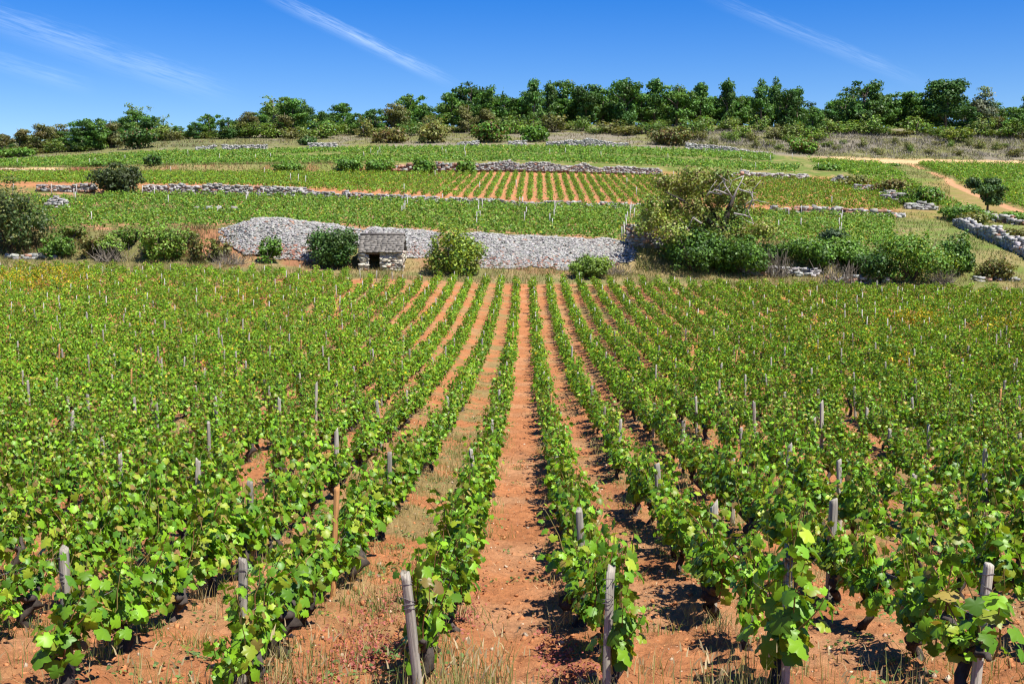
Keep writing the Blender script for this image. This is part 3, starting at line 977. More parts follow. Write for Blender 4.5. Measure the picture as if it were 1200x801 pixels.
# ------------------------------------------------------------------ weeds, dry grass, clods in the foreground
def blades(P, h, lean, w, color, rng):
    n = len(P)
    a = rng.random(n) * 6.283
    side = np.stack([np.cos(a), np.sin(a), np.zeros(n)], -1)
    ld = rng.random(n) * 6.283
    ln = np.stack([np.cos(ld), np.sin(ld), np.zeros(n)], -1) * (lean * rng.random(n) * h)[:, None]
    up = np.zeros((n, 3)); up[:, 2] = h
    b0 = P - side * w[:, None]; b1 = P + side * w[:, None]
    m0 = P + up * 0.55 + ln * 0.35 - side * w[:, None] * 0.75; m1 = m0 + side * w[:, None] * 1.5
    t = P + up + ln
    v = np.stack([b0, b1, m1, m0, t], 1).reshape(-1, 3)
    i = (np.arange(n) * 5)[:, None]
    return v, [i + np.array([[0, 1, 2, 3]]), i + np.array([[3, 2, 4]])], np.repeat(color, 5, 0)


def scatter_field(n, rng, y0, y1, half=0.47):
    y = np.sqrt(rng.uniform((y0 + 2) ** 2, (y1 + 2) ** 2, n)) - 2
    x = rng.uniform(-1, 1, n) * (half * y + 1.2)
    return x, y


def near_weeds():
    rng = np.random.default_rng(21)
    # dry and green grass tufts
    g = Geo()
    x, y = scatter_field(5600, rng, 5.2, 24)
    ph = row_phase(x, y); d = np.abs(ph - np.round(ph)); al = np.floor(ph)
    p = 0.05 + 0.35 * (d < 0.22) + 0.7 * (al == -1) + 0.2 * (al == -2)
    p = np.where((al == 0) & (d > 0.26), 0.02, p)
    p *= 0.4 + 1.6 * smooth(0.42, 0.62, fbm(x * 0.8, y * 0.8, 15, 3))
    p *= np.where(y < 8.5, 1.5, 0.8)
    k = rng.random(len(x)) < p
    x, y = x[k], y[k]
    dry = rng.random(len(x)) < 0.5
    for xi, yi, dr in zip(x, y, dry):
        m = int(rng.integers(10, 26))
        rr = rng.uniform(0.04, 0.12)
        bx = xi + rng.normal(0, rr, m); by = yi + rng.normal(0, rr, m)
        P = np.stack([bx, by, gz(bx, by) - 0.01], -1)
        h = rng.uniform(0.06, 0.20 if dr else 0.14, m)
        base = np.array([0.42, 0.34, 0.16]) if dr else np.array([0.13, 0.19, 0.045])
        c = base * rng.uniform(0.6, 1.25, (m, 1))
        g.add(*blades(P, h, 0.9, np.full(m, 0.003), c, rng))
    # wild barley stands at the row ends, with nodding heads
    for (px, py, n, hh) in [(560, 760, 120, .30), (525, 790, 90, .3), (595, 790, 40, .25), (330, 770, 90, .28), (370, 720, 50, .24), (250, 790, 60, .26), (870, 770, 70, .3), (840, 790, 70, .3), (955, 740, 50, .2), (1050, 790, 60, .25), (160, 770, 40, .25), (710, 790, 50, .2), (420, 780, 40, .2), (30, 720, 25, .22), (110, 700, 25, .22), (1180, 720, 30, .2)]:
        Y = 6.2 + (800 - py) * 0.012
        cx = at(px, py, Y)[0]
        bx = cx + rng.normal(0, 0.13, n); by = Y + rng.normal(0, 0.2, n)
        P = np.stack([bx, by, gz(bx, by) - 0.01], -1)
        h = hh * rng.uniform(0.5, 1.2, n)
        mixc = rng.random((n, 1))
        c = (np.array([0.40, 0.33, 0.16]) * mixc + np.array([0.17, 0.24, 0.06]) * (1 - mixc)) * rng.uniform(0.7, 1.2, (n, 1))
        g.add(*blades(P, h, 0.5, np.full(n, 0.0028), c, rng))
        hd = rng.random(n) < 0.4
        Q = P[hd] + np.stack([rng.normal(0, .03, hd.sum()), rng.normal(0, .03, hd.sum()), h[hd] * 0.9], -1)
        g.add(*blades(Q, np.full(len(Q), 0.055), 1.1, np.full(len(Q), 0.006), np.array([0.45, 0.36, 0.20]) * rng.uniform(.7, 1.1, (len(Q), 1)), rng))
    # straw and dead leaves lying on the soil
    x, y = scatter_field(5200, rng, 5.2, 20)
    kk = rng.random(len(x)) < .25 + .75 * smooth(.45, .6, fbm(x * .9, y * .9, 45, 3))
    x, y = x[kk], y[kk]; m = len(x)
    P = np.stack([x, y, gz(x, y) + .004], -1)
    g.add(*blades(P, np.full(m, .022), rng.uniform(2.0, 6.0, m), np.full(m, .003), np.array([.50, .40, .24]) * rng.uniform(.6, 1.2, (m, 1)), rng))
    tag(link('dry_grass', g.build('dry_grass', M_GRASS)), 'tufts of dry and green grass at the foot of the vines', 'grass', kind='stuff')
    # broad leaved weeds
    g = Geo()
    x, y = scatter_field(7500, rng, 5.2, 40)
    ph = row_phase(x, y); d = np.abs(ph - np.round(ph)); al = np.floor(ph)
    p = 0.10 + 0.35 * (d < 0.3) + 0.55 * (al == -1) + 0.2 * (al == -2)
    p = np.where((al == 0) & (d > 0.24), 0.10, p)
    p *= 0.35 + 1.7 * smooth(0.45, 0.64, fbm(x * 1.1, y * 1.1, 25, 3))
    k = rng.random(len(x)) < p
    x, y = x[k], y[k]
    m = 16
    xx = np.repeat(x, m) + rng.normal(0, 0.055, len(x) * m); yy = np.repeat(y, m) + rng.normal(0, 0.07, len(x) * m)
    P = np.stack([xx, yy, gz(xx, yy) + rng.uniform(0.004, 0.05, len(xx))], -1)
    nr = np.array([0, 0, 1.0]) + rng.normal(0, .45, P.shape); ax = rng.normal(0, 1, P.shape)
    cc = np.array([0.10, 0.165, 0.045]) * rng.uniform(.6, 1.5, (len(P), 1)) * np.where(rng.random((len(P), 1)) < .2, np.array([[1.8, 1.15, .8]]), np.ones((1, 3)))
    g.add(*[(v) for v in place_template(T_LOW, P, nr, ax, rng.uniform(0.015, 0.035, len(P)), cc)])
    tag(link('weeds', g.build('weeds', M_GRASS)), 'low green weeds spreading between the vine rows', 'weeds', kind='stuff')
    # reddish stonecrop mats
    g = Geo()
    for (px, py, Y, n, rx, ry) in [(432, 660, 7.9, 700, .16, .35), (418, 690, 7.3, 300, .14, .2), (655, 665, 7.6, 220, .07, .2), (680, 720, 6.9, 260, .1, .15), (545, 620, 8.6, 150, .06, .3), (330, 770, 6.4, 300, .12, .18), (470, 590, 9.8, 250, .12, .6), (560, 560, 10, 120, .05, .6), (640, 640, 8, 100, .05, .5), (440, 615, 9.2, 260, .13, .3), (365, 745, 6.7, 200, .1, .15)]:
        cx = at(px, py, Y)[0]
        xx = cx + rng.normal(0, rx, n); yy = Y + rng.normal(0, ry, n)
        P = np.stack([xx, yy, gz(xx, yy) + rng.uniform(0.0, 0.045, n)], -1)
        cc = np.array([0.30, 0.095, 0.075]) * rng.uniform(.6, 1.4, (n, 1))
        g.add(*place_template(T_LOW, P, np.array([0, 0, 1.0]) + rng.normal(0, .6, P.shape), rng.normal(0, 1, P.shape), rng.uniform(0.01, 0.026, n), cc))
    tag(link('red_weeds', g.build('red_weeds', M_GRASS)), 'reddish mats of low weeds between the near rows', 'weeds', kind='stuff')


ICO_V = None


def stone_shape(rng, k=0):
    """Rough block: a jittered, flattened cuboid with chamfered corners (24 verts collapsed to 8+6)."""
    v = np.array([(x, y, z) for x in (-1, 1) for y in (-1, 1) for z in (-1, 1)], float)
    return v


BOX_F = np.array([[0, 1, 3, 2], [4, 6, 7, 5], [0, 4, 5, 1], [2, 3, 7, 6], [0, 2, 6, 4], [1, 5, 7, 3]])


def many_stones(P, size, flat, color, rng, align=None, rot=1.0):
    """N irregular blocks at P (N,3); size (N,)."""
    n = len(P)
    base = np.array([(x, y, z) for x in (-1, 1) for y in (-1, 1) for z in (-1, 1)], float)
    v = base[None] * np.stack([rng.uniform(.7, 1.35, n), rng.uniform(.6, 1.1, n), rng.uniform(.6, 1.1, n) * flat], -1)[:, None, :]
    v = v * (1 + rng.normal(0, 0.2, (n, 8, 3)))
    # random rotations
    ax = rng.normal(0, 1, (n, 3)); ax = norm(ax); an = rng.uniform(-1, 1, n) * rot
    K = np.zeros((n, 3, 3)); K[:, 0, 1] = -ax[:, 2]; K[:, 0, 2] = ax[:, 1]; K[:, 1, 0] = ax[:, 2]; K[:, 1, 2] = -ax[:, 0]; K[:, 2, 0] = -ax[:, 1]; K[:, 2, 1] = ax[:, 0]
    R = np.eye(3)[None] + np.sin(an)[:, None, None] * K + (1 - np.cos(an))[:, None, None] * (K @ K)
    v = np.einsum('nij,nkj->nki', R, v) * (size / 2)[:, None, None] + P[:, None]
    f = (BOX_F[None] + (np.arange(n) * 8)[:, None, None]).reshape(-1, 4)
    return v.reshape(-1, 3), f, np.repeat(color, 8, 0)


def near_clods():
    rng = np.random.default_rng(31)
    x, y = scatter_field(26000, rng, 5.0, 28)
    k = rng.random(len(x)) < np.where(y < 12, 1, 0.5)
    x, y = x[k], y[k]
    n = len(x)
    size = 0.010 + 0.032 * rng.random(n) ** 3.5
    P = np.stack([x, y, gz(x, y) + size * 0.1], -1)
    c = SOIL * rng.uniform(0.75, 1.25, (n, 1))
    pale = rng.random(n) < 0.14
    c = np.where(pale[:, None], np.array([0.48, 0.36, 0.25]) * rng.uniform(.7, 1.15, (n, 1)), c)
    v, f, cc = many_stones(P, size, 0.8, c, rng, rot=3.0)
    tag(link('soil_clods', make_mesh('soil_clods', v, [f], cc, [M_CLOD])), 'loose clods and pebbles strewn over the orange soil', 'clods', kind='stuff')


near_weeds()
near_clods()

# ------------------------------------------------------------------ stone walls, heaps, rocks
STONE = np.array([0.30, 0.29, 0.268])


def stone_colors(n, rng, red=0.0, base=STONE):
    c = base * rng.uniform(0.62, 1.28, (n, 1)) * np.array([1, 1, 1]) * (1 + rng.normal(0, 0.03, (n, 3)))
    r = rng.random(n) < red
    return np.where(r[:, None], np.array([0.33, 0.19, 0.13]) * rng.uniform(.7, 1.2, (n, 1)), c)


def wall_thing(name, label, cat, pts, height, stone=0.32, thick=0.6, red=0.05, seed=0, group=None, gaps=0.03, base=STONE * 1.05, sink=0.15, rag=0.28):
    """Dry stone wall following ground points (X, Y): coursed irregular blocks over its whole thickness."""
    rng = np.random.default_rng(4000 + seed)
    pts = np.array(pts, float)
    seg = np.hypot(*np.diff(pts, axis=0).T); cum = np.concatenate([[0], np.cumsum(seg)]); Ltot = cum[-1]
    hs = np.broadcast_to(np.asarray(height, float), (len(pts),))
    P = []; S = []
    course = stone * 0.62
    nmax = int(math.ceil((hs.max() + sink) / course))
    for kc in range(nmax):
        for side in ((-1, 1) if thick > 0.45 else (0,)):
            t = rng.uniform(0, stone)
            while t < Ltot:
                st = stone * rng.uniform(0.6, 1.5)
                h = np.interp(t, cum, hs)
                zrel = -sink + kc * course
                hh = h * (1 - rag * vnoise(np.array(t * 0.6 + seed * 9.1), np.array(1.3), 8) * 2) if rag else h
                if zrel < hh and rng.random() > gaps:
                    x = np.interp(t, cum, pts[:, 0]); y = np.interp(t, cum, pts[:, 1])
                    i = min(np.searchsorted(cum, t, 'right') - 1, len(seg) - 1)
                    dx, dy = (pts[i + 1] - pts[i]) / seg[i]
                    o = side * (thick / 2 - stone * 0.35) + rng.normal(0, 0.03)
                    P.append((x + dy * o, y - dx * o, float(ground_z(x, y)) + zrel + course * 0.5 + rng.normal(0, .02)))
                    S.append(st)
                t += st * 0.92
    P = np.array(P); S = np.array(S)
    org = np.array([pts[:, 0].mean(), pts[:, 1].mean(), P[:, 2].min()])
    v, f, c = many_stones(P - org, S * 1.05, 0.72, stone_colors(len(P), rng, red, base), rng, rot=0.22)
    o = link(name, make_mesh(name, v, [f], c, [M_STONE]), None, org)
    return tag(o, label, cat, group, 'thing')


def pl(pxs, Y, py=240):
    """Ground polyline at the given photo columns; Y may be a number or a list."""
    Y = np.broadcast_to(np.asarray(Y, float), (len(pxs),))
    return [(at(p, py, y)[0], y) for p, y in zip(pxs, Y)]


WG = 'dry stone walls of the terraces'
wall_thing('dry_stone_wall', 'pale coursed stone wall of two tiers behind the round dark bush', 'stone wall', pl([168, 230, 300, 350, 400], 112.4), [0.6, .85, .9, .75, .55], 0.24, 0.7, 0.1, 1, WG, gaps=.06, rag=.3)
wall_thing('dry_stone_wall', 'long low stone kerb wall below the striped vine terrace', 'stone wall', pl([402, 470, 540, 610, 690, 752], 112.4), [.6, .5, .45, .42, .38, .35], 0.24, 0.6, 0.08, 2, WG)
wall_thing('dry_stone_wall', 'short low stone wall left of the round dark bush', 'stone wall', pl([44, 80, 112], 112.3), 0.6, 0.24, 0.6, 0.2, 3, WG)
wall_thing('dry_stone_wall', 'grey stone wall along the top of the striped vine terrace', 'stone wall', pl([556, 600, 650, 700, 740, 775], 157.6), [1.0, 1.15, 1.1, 1.0, .95, .8], 0.21, 0.8, 0.05, 4, WG, rag=.3)
wall_thing('dry_stone_wall', 'thin brown stone edge below the small vine plot right of the sprawling tree', 'stone wall', pl([903, 950, 1000, 1058], 112.6), [.55, .5, .5, .35], 0.36, 0.6, 0.3, 5, WG)
wall_thing('dry_stone_wall', 'low grey wall behind the top of the sprawling tree', 'stone wall', pl([850, 885, 915, 946], 157.0), [.95, 1.0, .9, .7], 0.36, 0.7, 0.05, 6, WG)
wall_thing('dry_stone_wall', 'bright stone wall under the scrub in the middle of the ridge', 'stone wall', pl([640, 670, 700, 735], 199.4), [.8, 1.0, 1.05, .7], 0.22, 1.0, 0.0, 7, WG, base=STONE * 1.25, rag=.3)
wall_thing('dry_stone_wall', 'bright stone wall on the ridge to the right, running down towards the sandy track', 'stone wall', pl([803, 840, 870, 898], [199.4, 199, 198, 197]), [.9, 1.1, 1.0, .8], 0.22, 1.0, 0.0, 8, WG, base=STONE * 1.25, rag=.3)
wall_thing('dry_stone_wall', 'bright stone wall low on the ridge above the left terraces', 'stone wall', pl([262, 290, 314], 199.2), [.7, .9, .7], 0.24, 0.9, 0.0, 9, WG, base=STONE * 1.2, rag=.3)
wall_thing('dry_stone_wall', 'short bright wall fragment, leftmost under the ridge scrub', 'stone wall', pl([232, 244, 254], 199.2), .75, 0.24, 0.9, 0.0, 10, WG, base=STONE * 1.2)
wall_thing('dry_stone_wall', 'bright wall fragment under ridge scrub above the rocky notch', 'stone wall', pl([362, 380, 396], 199.2), .9, 0.24, 0.9, 0.0, 11, WG, base=STONE * 1.2)
wall_thing('dry_stone_wall', 'short pale wall piece between two ridge shrubs left of centre', 'stone wall', pl([536, 548, 561], 199.2), .75, 0.24, 0.9, 0.0, 12, WG, base=STONE * 1.3)
wall_thing('dry_stone_wall', 'short pale wall piece beside the broad ridge shrub at centre', 'stone wall', pl([596, 606, 617], 199.2), .7, 0.24, 0.9, 0.0, 13, WG, base=STONE * 1.3)
wall_thing('dry_stone_wall', 'broken reddish stone wall between the clipped terrace bushes', 'stone wall', pl([462, 490, 520, 538], 157.6), [.8, .9, 1.1, 1.1], 0.36, 0.8, 0.5, 14, WG, gaps=.12)
wall_thing('dry_stone_wall', 'tall dark faced stone wall running down beside the grassy hollow', 'stone wall', [(at(1123, 262, 108)[0], 108), (at(1145, 268, 101)[0], 101), (at(1172, 280, 94)[0], 94), (at(1203, 296, 87)[0], 87), (at(1260, 310, 79)[0], 79)], [.7, 1.1, 1.2, 1.25, 1.25], 0.22, 0.8, 0.03, 15, WG, base=STONE * 1.25, rag=.4)
wall_thing('stone_slab', 'long pale stone slab lying at the foot of the left vine terrace', 'slab', pl([228, 255, 282], 98), 0.28, 0.5, 0.4, 0.0, 16)


def rubble(name, label, pxs, Y0, Y1, crest, seed, red=0.1, stone=0.3, n=900, mound=None):
    """Heap of loose stones lying on the bank between Y0 (foot) and Y1 (crest)."""
    rng = np.random.default_rng(5000 + seed)
    px = rng.uniform(pxs[0], pxs[-1], n); t = rng.random(n)
    Yc = Y0 + (Y1 - Y0) * t * (0.66 + 0.62 * fbm(px * 0.045, px * 0 + seed, 41, 3))
    X = np.array([at(p, 290, y)[0] for p, y in zip(px, Yc)])
    u = (px - pxs[0]) / (pxs[-1] - pxs[0])
    edge = np.clip((np.minimum(u, 1 - u) + 0.10 * (fbm(px * .03, t * 5, seed + 3, 3) - .55)) * 5, 0, 1) ** 0.7
    hh = np.interp(px, pxs, crest)
    Z = ground_z(X, Yc) + hh * np.sin(np.clip(t * 1.25, 0, 1) * math.pi / 2) * edge * (0.75 + 0.45 * fbm(X * .5, Yc * .5, seed, 2))
    drop = Z - ground_z(X, Yc)
    # body under the loose stones
    P = np.stack([X, Yc, Z], -1)
    size = stone * rng.uniform(0.5, 1.5, n) ** 1.3
    low = t < 0.3
    c = stone_colors(n, rng, red)
    c = np.where((low & (rng.random(n) < .05 + red * 6))[:, None], np.array([0.30, 0.15, 0.11]) * rng.uniform(.7, 1.2, (n, 1)), c)
    k = (rng.random(n) < 0.12 + 0.9 * edge) & (t > .26 * fbm(px * .045, px * 0 + seed, 77, 3) + .5 * (1 - edge) - .12)
    P, size, c = P[k], size[k], c[k]
    org = P.mean(0)
    v, f, cc = many_stones(P - org, size, 0.6, c, rng, rot=0.9)
    # a core mound so that no gap shows through
    us = np.linspace(0, 1, 60); ts = np.linspace(0, 1.35, 14)
    U, T = np.meshgrid(us, ts)
    pxg = pxs[0] + U * (pxs[-1] - pxs[0]); Yg = Y0 + (Y1 - Y0) * T
    Xg = np.array([at(p, 290, y)[0] for p, y in zip(pxg.ravel(), Yg.ravel())]).reshape(U.shape)
    eg = np.clip((np.minimum(U, 1 - U) - .04) * 4.5, 0, 1) ** 0.8
    prof = np.where(T <= 1, np.sin(np.clip(T * 1.25, 0, 1) * math.pi / 2), np.clip(1 - (T - 1) / .35, 0, 1) ** .7)
    Zg = ground_z(Xg, Yg) + np.interp(pxg, pxs, crest) * prof * eg * 0.85 - 0.05 - 0.14 * (1 - eg) - .1 * (T < .3)
    vg = np.stack([Xg, Yg, Zg], -1).reshape(-1, 3) - org
    ny, nx = U.shape
    i = np.arange(ny - 1)[:, None] * nx + np.arange(nx - 1)[None]
    q = np.stack([i, i + 1, i + nx + 1, i + nx], -1).reshape(-1, 4)
    v = np.vstack([v, vg]); cc = np.vstack([cc, np.tile(STONE * np.array([.62, .55, .48]), (len(vg), 1))])
    o = link(name, make_mesh(name, v, [f, q + len(v) - len(vg)], cc, [M_STONE]), None, org)
    return tag(o, label, 'stone heap', 'heaps of loose limestone')


rubble('stone_heap', 'mound of loose grey stones with a rusty flank, left of the stone hut', [256, 296, 328, 375, 424], 83.2, 87.2, [.05, 0.65, 0.75, .42, .2], 1, 0.03, 0.125, 9000)
rubble('stone_heap', 'smooth pale bank of stones rising behind the stone hut', [418, 440, 475, 516], 84.0, 87.2, [.2, .25, .2, .12], 2, 0.015, 0.12, 5000)
rubble('stone_heap', 'long pale bank of loose stones at the head of the central path', [520, 580, 650, 700, 748], 83.0, 87.0, [.1, .22, .12, .2, .15], 3, 0.025, 0.12, 13000)
wall_thing('dry_stone_wall', 'rough stone retaining wall shaded by the sprawling tree', 'stone wall', pl([735, 760, 785], 86.2), [1.6, 1.8, 1.7], 0.22, 0.7, 0.12, 17, WG, rag=.15)
wall_thing('stone_heap', 'scattered white rocks under the bushes right of the sprawling tree', 'stone heap', pl([868, 900, 935, 960], 83.2), [.5, .7, .6, .4], 0.26, 0.5, 0.1, 18, 'heaps of loose limestone', gaps=.25, base=STONE * 1.2)
wall_thing('stone_heap', 'white rocks at the field edge below the big hawthorn bushes', 'stone heap', pl([968, 995, 1020, 1045], 81.6), [.4, .5, .5, .3], 0.26, 0.5, 0.2, 19, 'heaps of loose limestone', gaps=.5, base=STONE * 1.2)
wall_thing('stone_heap', 'small grey stone heap beside the left edge tree', 'stone heap', pl([54, 66, 80], 101), [.6, .9, .5], 0.24, 0.6, 0.0, 20, 'heaps of loose limestone', gaps=.1, base=STONE * 1.1)
wall_thing('stone_heap', 'thin scatter of stones along the edge of the far right vines', 'stone heap', pl([1140, 1165, 1195], 82.0), .2, 0.22, 0.5, 0.3, 21, 'heaps of loose limestone', gaps=.6)
wall_thing('stone_heap', 'line of stones among scrub at the left field edge', 'stone heap', pl([5, 40, 70], 82.6), .3, 0.3, 0.8, 0.3, 22, 'heaps of loose limestone', gaps=.5)
for (px, Y, w, h, lab) in [(985, 150, 2.0, 1.3, 'single grey boulder on the grass slope, topmost of the right rocks'), (1018, 140, 3.6, 1.2, 'broad grey rock outcrop between green bushes on the right slope'),
                           (1056, 127, 4.2, 1.3, 'long grey rock ledge above the grassy hollow'), (1040, 133, 1.6, 1.0, 'small leaning rock between the two larger ledges'), (1078, 120, 3.2, .7, 'flat grey rock patch just above the grassy hollow')]:
    x = at(px, 230, Y)[0]
    wall_thing('boulder', lab, 'rock', [(x - w / 2, Y), (x, Y - .3), (x + w / 2, Y)], [h * .6, h, h * .5], 0.34, 0.55, 0.05, 30 + int(px), 'rocks on the right slope', base=STONE * .95, sink=.3)
wall_thing('dry_stone_wall', 'pale broken stone ledge with sandy ground right of the dark wall head', 'stone wall', pl([1138, 1165, 1200], [116, 113, 110]), .6, 0.36, 0.8, 0.15, 23, WG, base=STONE * 1.2, gaps=.25)
wall_thing('dry_stone_wall', 'sandy retaining wall at the left end of the upper terrace', 'stone wall', pl([-30, 20, 60, 80], 157.3), [.6, .6, .5, .3], 0.22, .5, 0.3, 24, WG, base=np.array([.5, .4, .27]))

# ------------------------------------------------------------------ the hut
def build_hut():
    Y = 82.0
    xl, xr = at(421, 300, Y)[0], at(472, 300, Y)[0]
    z0 = float(ground_z((xl + xr) / 2, Y)) - 0.35
    zt = at(446, 293.5, Y)[2]; zr = at(446, 275.5, Y + 1.4)[2]
    dep = 2.6
    t = thing('stone_hut', 'small stone hut with a grey stone slab roof and a dark open doorway', 'hut', ((xl + xr) / 2, Y, z0))
    rng = np.random.default_rng(9)
    W = (xr - xl) / 2 - 0.12; H = zt - z0
    d0, d1 = at(432, 300, Y)[0] - (xl + xr) / 2, at(445, 300, Y)[0] - (xl + xr) / 2
    dh = H - 0.12
    g = Geo()

    def box(x0, x1, y0, y1, za, zb, c):
        v = np.array([(x, y, z) for x in (x0, x1) for y in (y0, y1) for z in (za, zb)], float)
        g.add(v, BOX_F, c)
    th = 0.42
    mort = STONE * 1.3 * np.array([1.05, 1.0, .88])
    box(-W, d0, 0, th, 0, H, mort); box(d1, W, 0, th, 0, H, mort); box(d0, d1, 0, th, dh, H, mort)
    box(-W, -W + th, th, dep - th, 0, H, mort); box(W - th, W, th, dep - th, 0, H, mort); box(-W, W, dep - th, dep, 0, H, mort)
    # face stones proud of the mortar
    P = []; S = []
    for zc in np.arange(0.08, H, 0.125):
        x = -W + 0.1
        while x < W:
            s = rng.uniform(0.14, 0.30)
            if not (d0 - .12 < x < d1 + .12 and zc < dh + .05):
                P.append((x, 0.05, zc + rng.normal(0, .02))); S.append(s)
            x += s * 1.02
        for sx in (-W, W):
            y = 0.1
            while y < dep:
                s = rng.uniform(.2, .42); P.append((sx - np.sign(sx) * .05, y, zc)); S.append(s); y += s * 1.02
    v, f, c = many_stones(np.array(P), np.array(S), 0.6, stone_colors(len(P), rng, 0.05, STONE * np.array([1.55, 1.45, 1.25])), rng, rot=.12)
    g.add(v, f, c)
    gb = zr - zt + z0 * 0
    # gable triangles
    for sx in (-W, W - th):
        v = np.array([(sx, 0, H), (sx, dep, H), (sx, dep / 2, H + gb - .1), (sx + th, 0, H), (sx + th, dep, H), (sx + th, dep / 2, H + gb - .1)])
        g.add(v, [np.array([[0, 2, 1], [3, 4, 5]]), np.array([[0, 3, 5, 2], [1, 2, 5, 4]])], mort)
    link('wall', g.build('wall', M_STONE), t)
    # roof: overlapping stone slabs on two slopes
    r = Geo()
    ov = 0.2
    RX = W + 0.17
    for sgn in (-1, 1):
        ye = -ov if sgn < 0 else dep + ov
        n = 9
        for k in range(n):
            a = k / n; b = (k + 1.25) / n
            ya = ye + (dep / 2 - ye) * a; yb = ye + (dep / 2 - ye) * min(b, 1.02)
            slope = gb / (dep / 2)
            za = H + (abs(ya - ye) - ov) * slope + 0.06; zb = H + (abs(yb - ye) - ov) * slope + 0.02
            x = -RX + rng.uniform(-.05, .05)
            while x < RX - .05:
                w = rng.uniform(.22, .5); x1 = min(x + w, RX + .03)
                lift = rng.uniform(0.0, .045); c = np.array([0.165, 0.152, 0.132]) * rng.uniform(.75, 1.25)
                th_ = 0.06
                v = np.array([(x, ya + rng.normal(0, .02), za + lift), (x1 - .012, ya + rng.normal(0, .02), za + lift), (x1 - .012, yb, zb + lift * .4), (x, yb, zb + lift * .4)])
                lo = v - np.array([0, 0, th_])
                r.add(np.vstack([v, lo]), [np.array([[0, 1, 2, 3], [7, 6, 5, 4], [0, 4, 5, 1], [1, 5, 6, 2], [2, 6, 7, 3], [3, 7, 4, 0]])], c)
                x = x1
    r.tube([(-RX, dep / 2, H + gb + .07), (0, dep / 2, H + gb + .085), (RX, dep / 2, H + gb + .07)], 0.09, 6, np.array([0.15, 0.135, 0.12]))
    link('roof', r.build('roof', M_SLATE), t)
    l = Geo()
    v = np.array([(x, y, z) for x in (d0 - .15, d1 + .15) for y in (-.05, .25) for z in (dh - .14, dh)], float)
    l.add(v, BOX_F, np.array([.14, .10, .07]))
    link('lintel', l.build('lintel', M_WOOD), t)


build_hut()

# ------------------------------------------------------------------ bushes and trees
def crown_cards(blobs, n, size, base, rng, hue=0.12, fill=0.35, droop=0.0, tpl=T_CARD, accent=None, accent_p=0.0, sparse=0.0):
    """Leaf clumps spread through a union of ellipsoids: blobs (cx,cy,cz,rx,ry,rz)."""
    B = np.array(blobs, float)
    w = (B[:, 3] * B[:, 4] * B[:, 5]) ** (2 / 3); w /= w.sum()
    k = rng.choice(len(B), n, p=w)
    d = norm(rng.normal(0, 1, (n, 3)))
    rr = 1 - (rng.random(n) ** 1.6) * (1 - fill) ; rr = rr * (1 + rng.normal(0, .10, n))
    b = B[k]
    P = b[:, :3] + d * rr[:, None] * b[:, 3:]
    if sparse > 0:
        q = fbm(P[:, 0] * 1.1 + P[:, 1] * .4 + 31, P[:, 2] * 1.1 + P[:, 1] * .7, int(rng.integers(1, 999)), 3)
        keep = q > np.quantile(q, sparse)
        P, d, k = P[keep], d[keep], k[keep]
    m = len(P)
    nr = d * 0.9 + np.array([0.05, -.05, 0.5]) + rng.normal(0, .55, (m, 3))
    ax = rng.normal(0, 1, (m, 3)) + np.array([0, 0, -droop])
    bc = rng.uniform(1 - hue * 1.6, 1 + hue * 1.6, (len(B), 1)) * (1 + rng.normal(0, hue * .4, (len(B), 3)))
    c = np.asarray(base) * bc[k] * rng.uniform(.6, 1.4, (m, 1))
    if accent is not None:
        a = rng.random(m) < accent_p
        c = np.where(a[:, None], np.asarray(accent) * rng.uniform(.6, 1.3, (m, 1)), c)
    return place_template(tpl, P, nr, ax, size * rng.uniform(.55, 1.35, m), np.clip(c, 0.005, .8))


def bush_blobs(w, d, h, rng, n=9, flat=False):
    out = [(0, 0, h * .45, w * .40, d * .40, h * .47)]
    for i in range(n):
        a = rng.random() * 6.283
        r = rng.uniform(.2, .40)
        zc = h * (rng.uniform(.22, .72) if not flat else rng.uniform(.3, .6))
        s = rng.uniform(.16, .30)
        out.append((math.cos(a) * r * w, math.sin(a) * r * d, zc, w * s, d * s, min(h * rng.uniform(.18, .3), h - zc)))
    for i in range(n):          # ragged outer shoots
        a = rng.random() * 6.283; r = rng.uniform(.32, .52); zc = h * (rng.uniform(.08, .92) if not flat else rng.uniform(.1, .6)); s = rng.uniform(.05, .11)
        r *= math.sqrt(max(.15, 1 - (zc / h - .35) ** 2 * 2.2))
        out.append((math.cos(a) * r * w, math.sin(a) * r * d, zc, w * s, d * s, h * rng.uniform(.05, .12)))
    return out


def bush(px, ytop, ybase, wpx, Y, color, label, name='bush', cat='bush', group='bushes on the hillside', seed=0, size=None, n=None, hue=.12, flat=False, sparse=0.0, accent=None, accent_p=0, fill=.35):
    rng = np.random.default_rng(6000 + seed)
    x = at(px, ybase, Y)[0]
    z = float(ground_z(x, Y)) - 0.08
    ztop = at(px, ytop, Y)[2]
    sc = F / Y
    w = wpx / sc; h = max(ztop - z, 0.5)
    size = size or 2.6 / sc * 1.1
    n = n or int(min(6500, max(500, 3.2 * (w * h * 2.4) / (size * size * .42))))
    t = thing(name, label, cat, (x, Y, z), group)
    b = bush_blobs(w, min(w, 5.5) * .9, h, rng, 10 if w > 2 else 6, flat)
    g = Geo(); g.add(*crown_cards(b, n, size, color, rng, hue=hue, sparse=sparse, accent=accent, accent_p=accent_p, fill=fill))
    link('foliage', g.build('foliage', M_BUSH), t)
    s = Geo()
    for i in range(5):
        a = rng.random() * 6.283; tip = np.array([math.cos(a) * w * .28, math.sin(a) * w * .28, h * rng.uniform(.5, .8)])
        s.tube([(0, 0, -.1), tip * .45 + rng.normal(0, .05, 3), tip], [w * .018 + .02, w * .012 + .012, .01], 5, np.array([.11, .085, .065]))
    link('stem', s.build('stem', M_BARK), t)
    return t


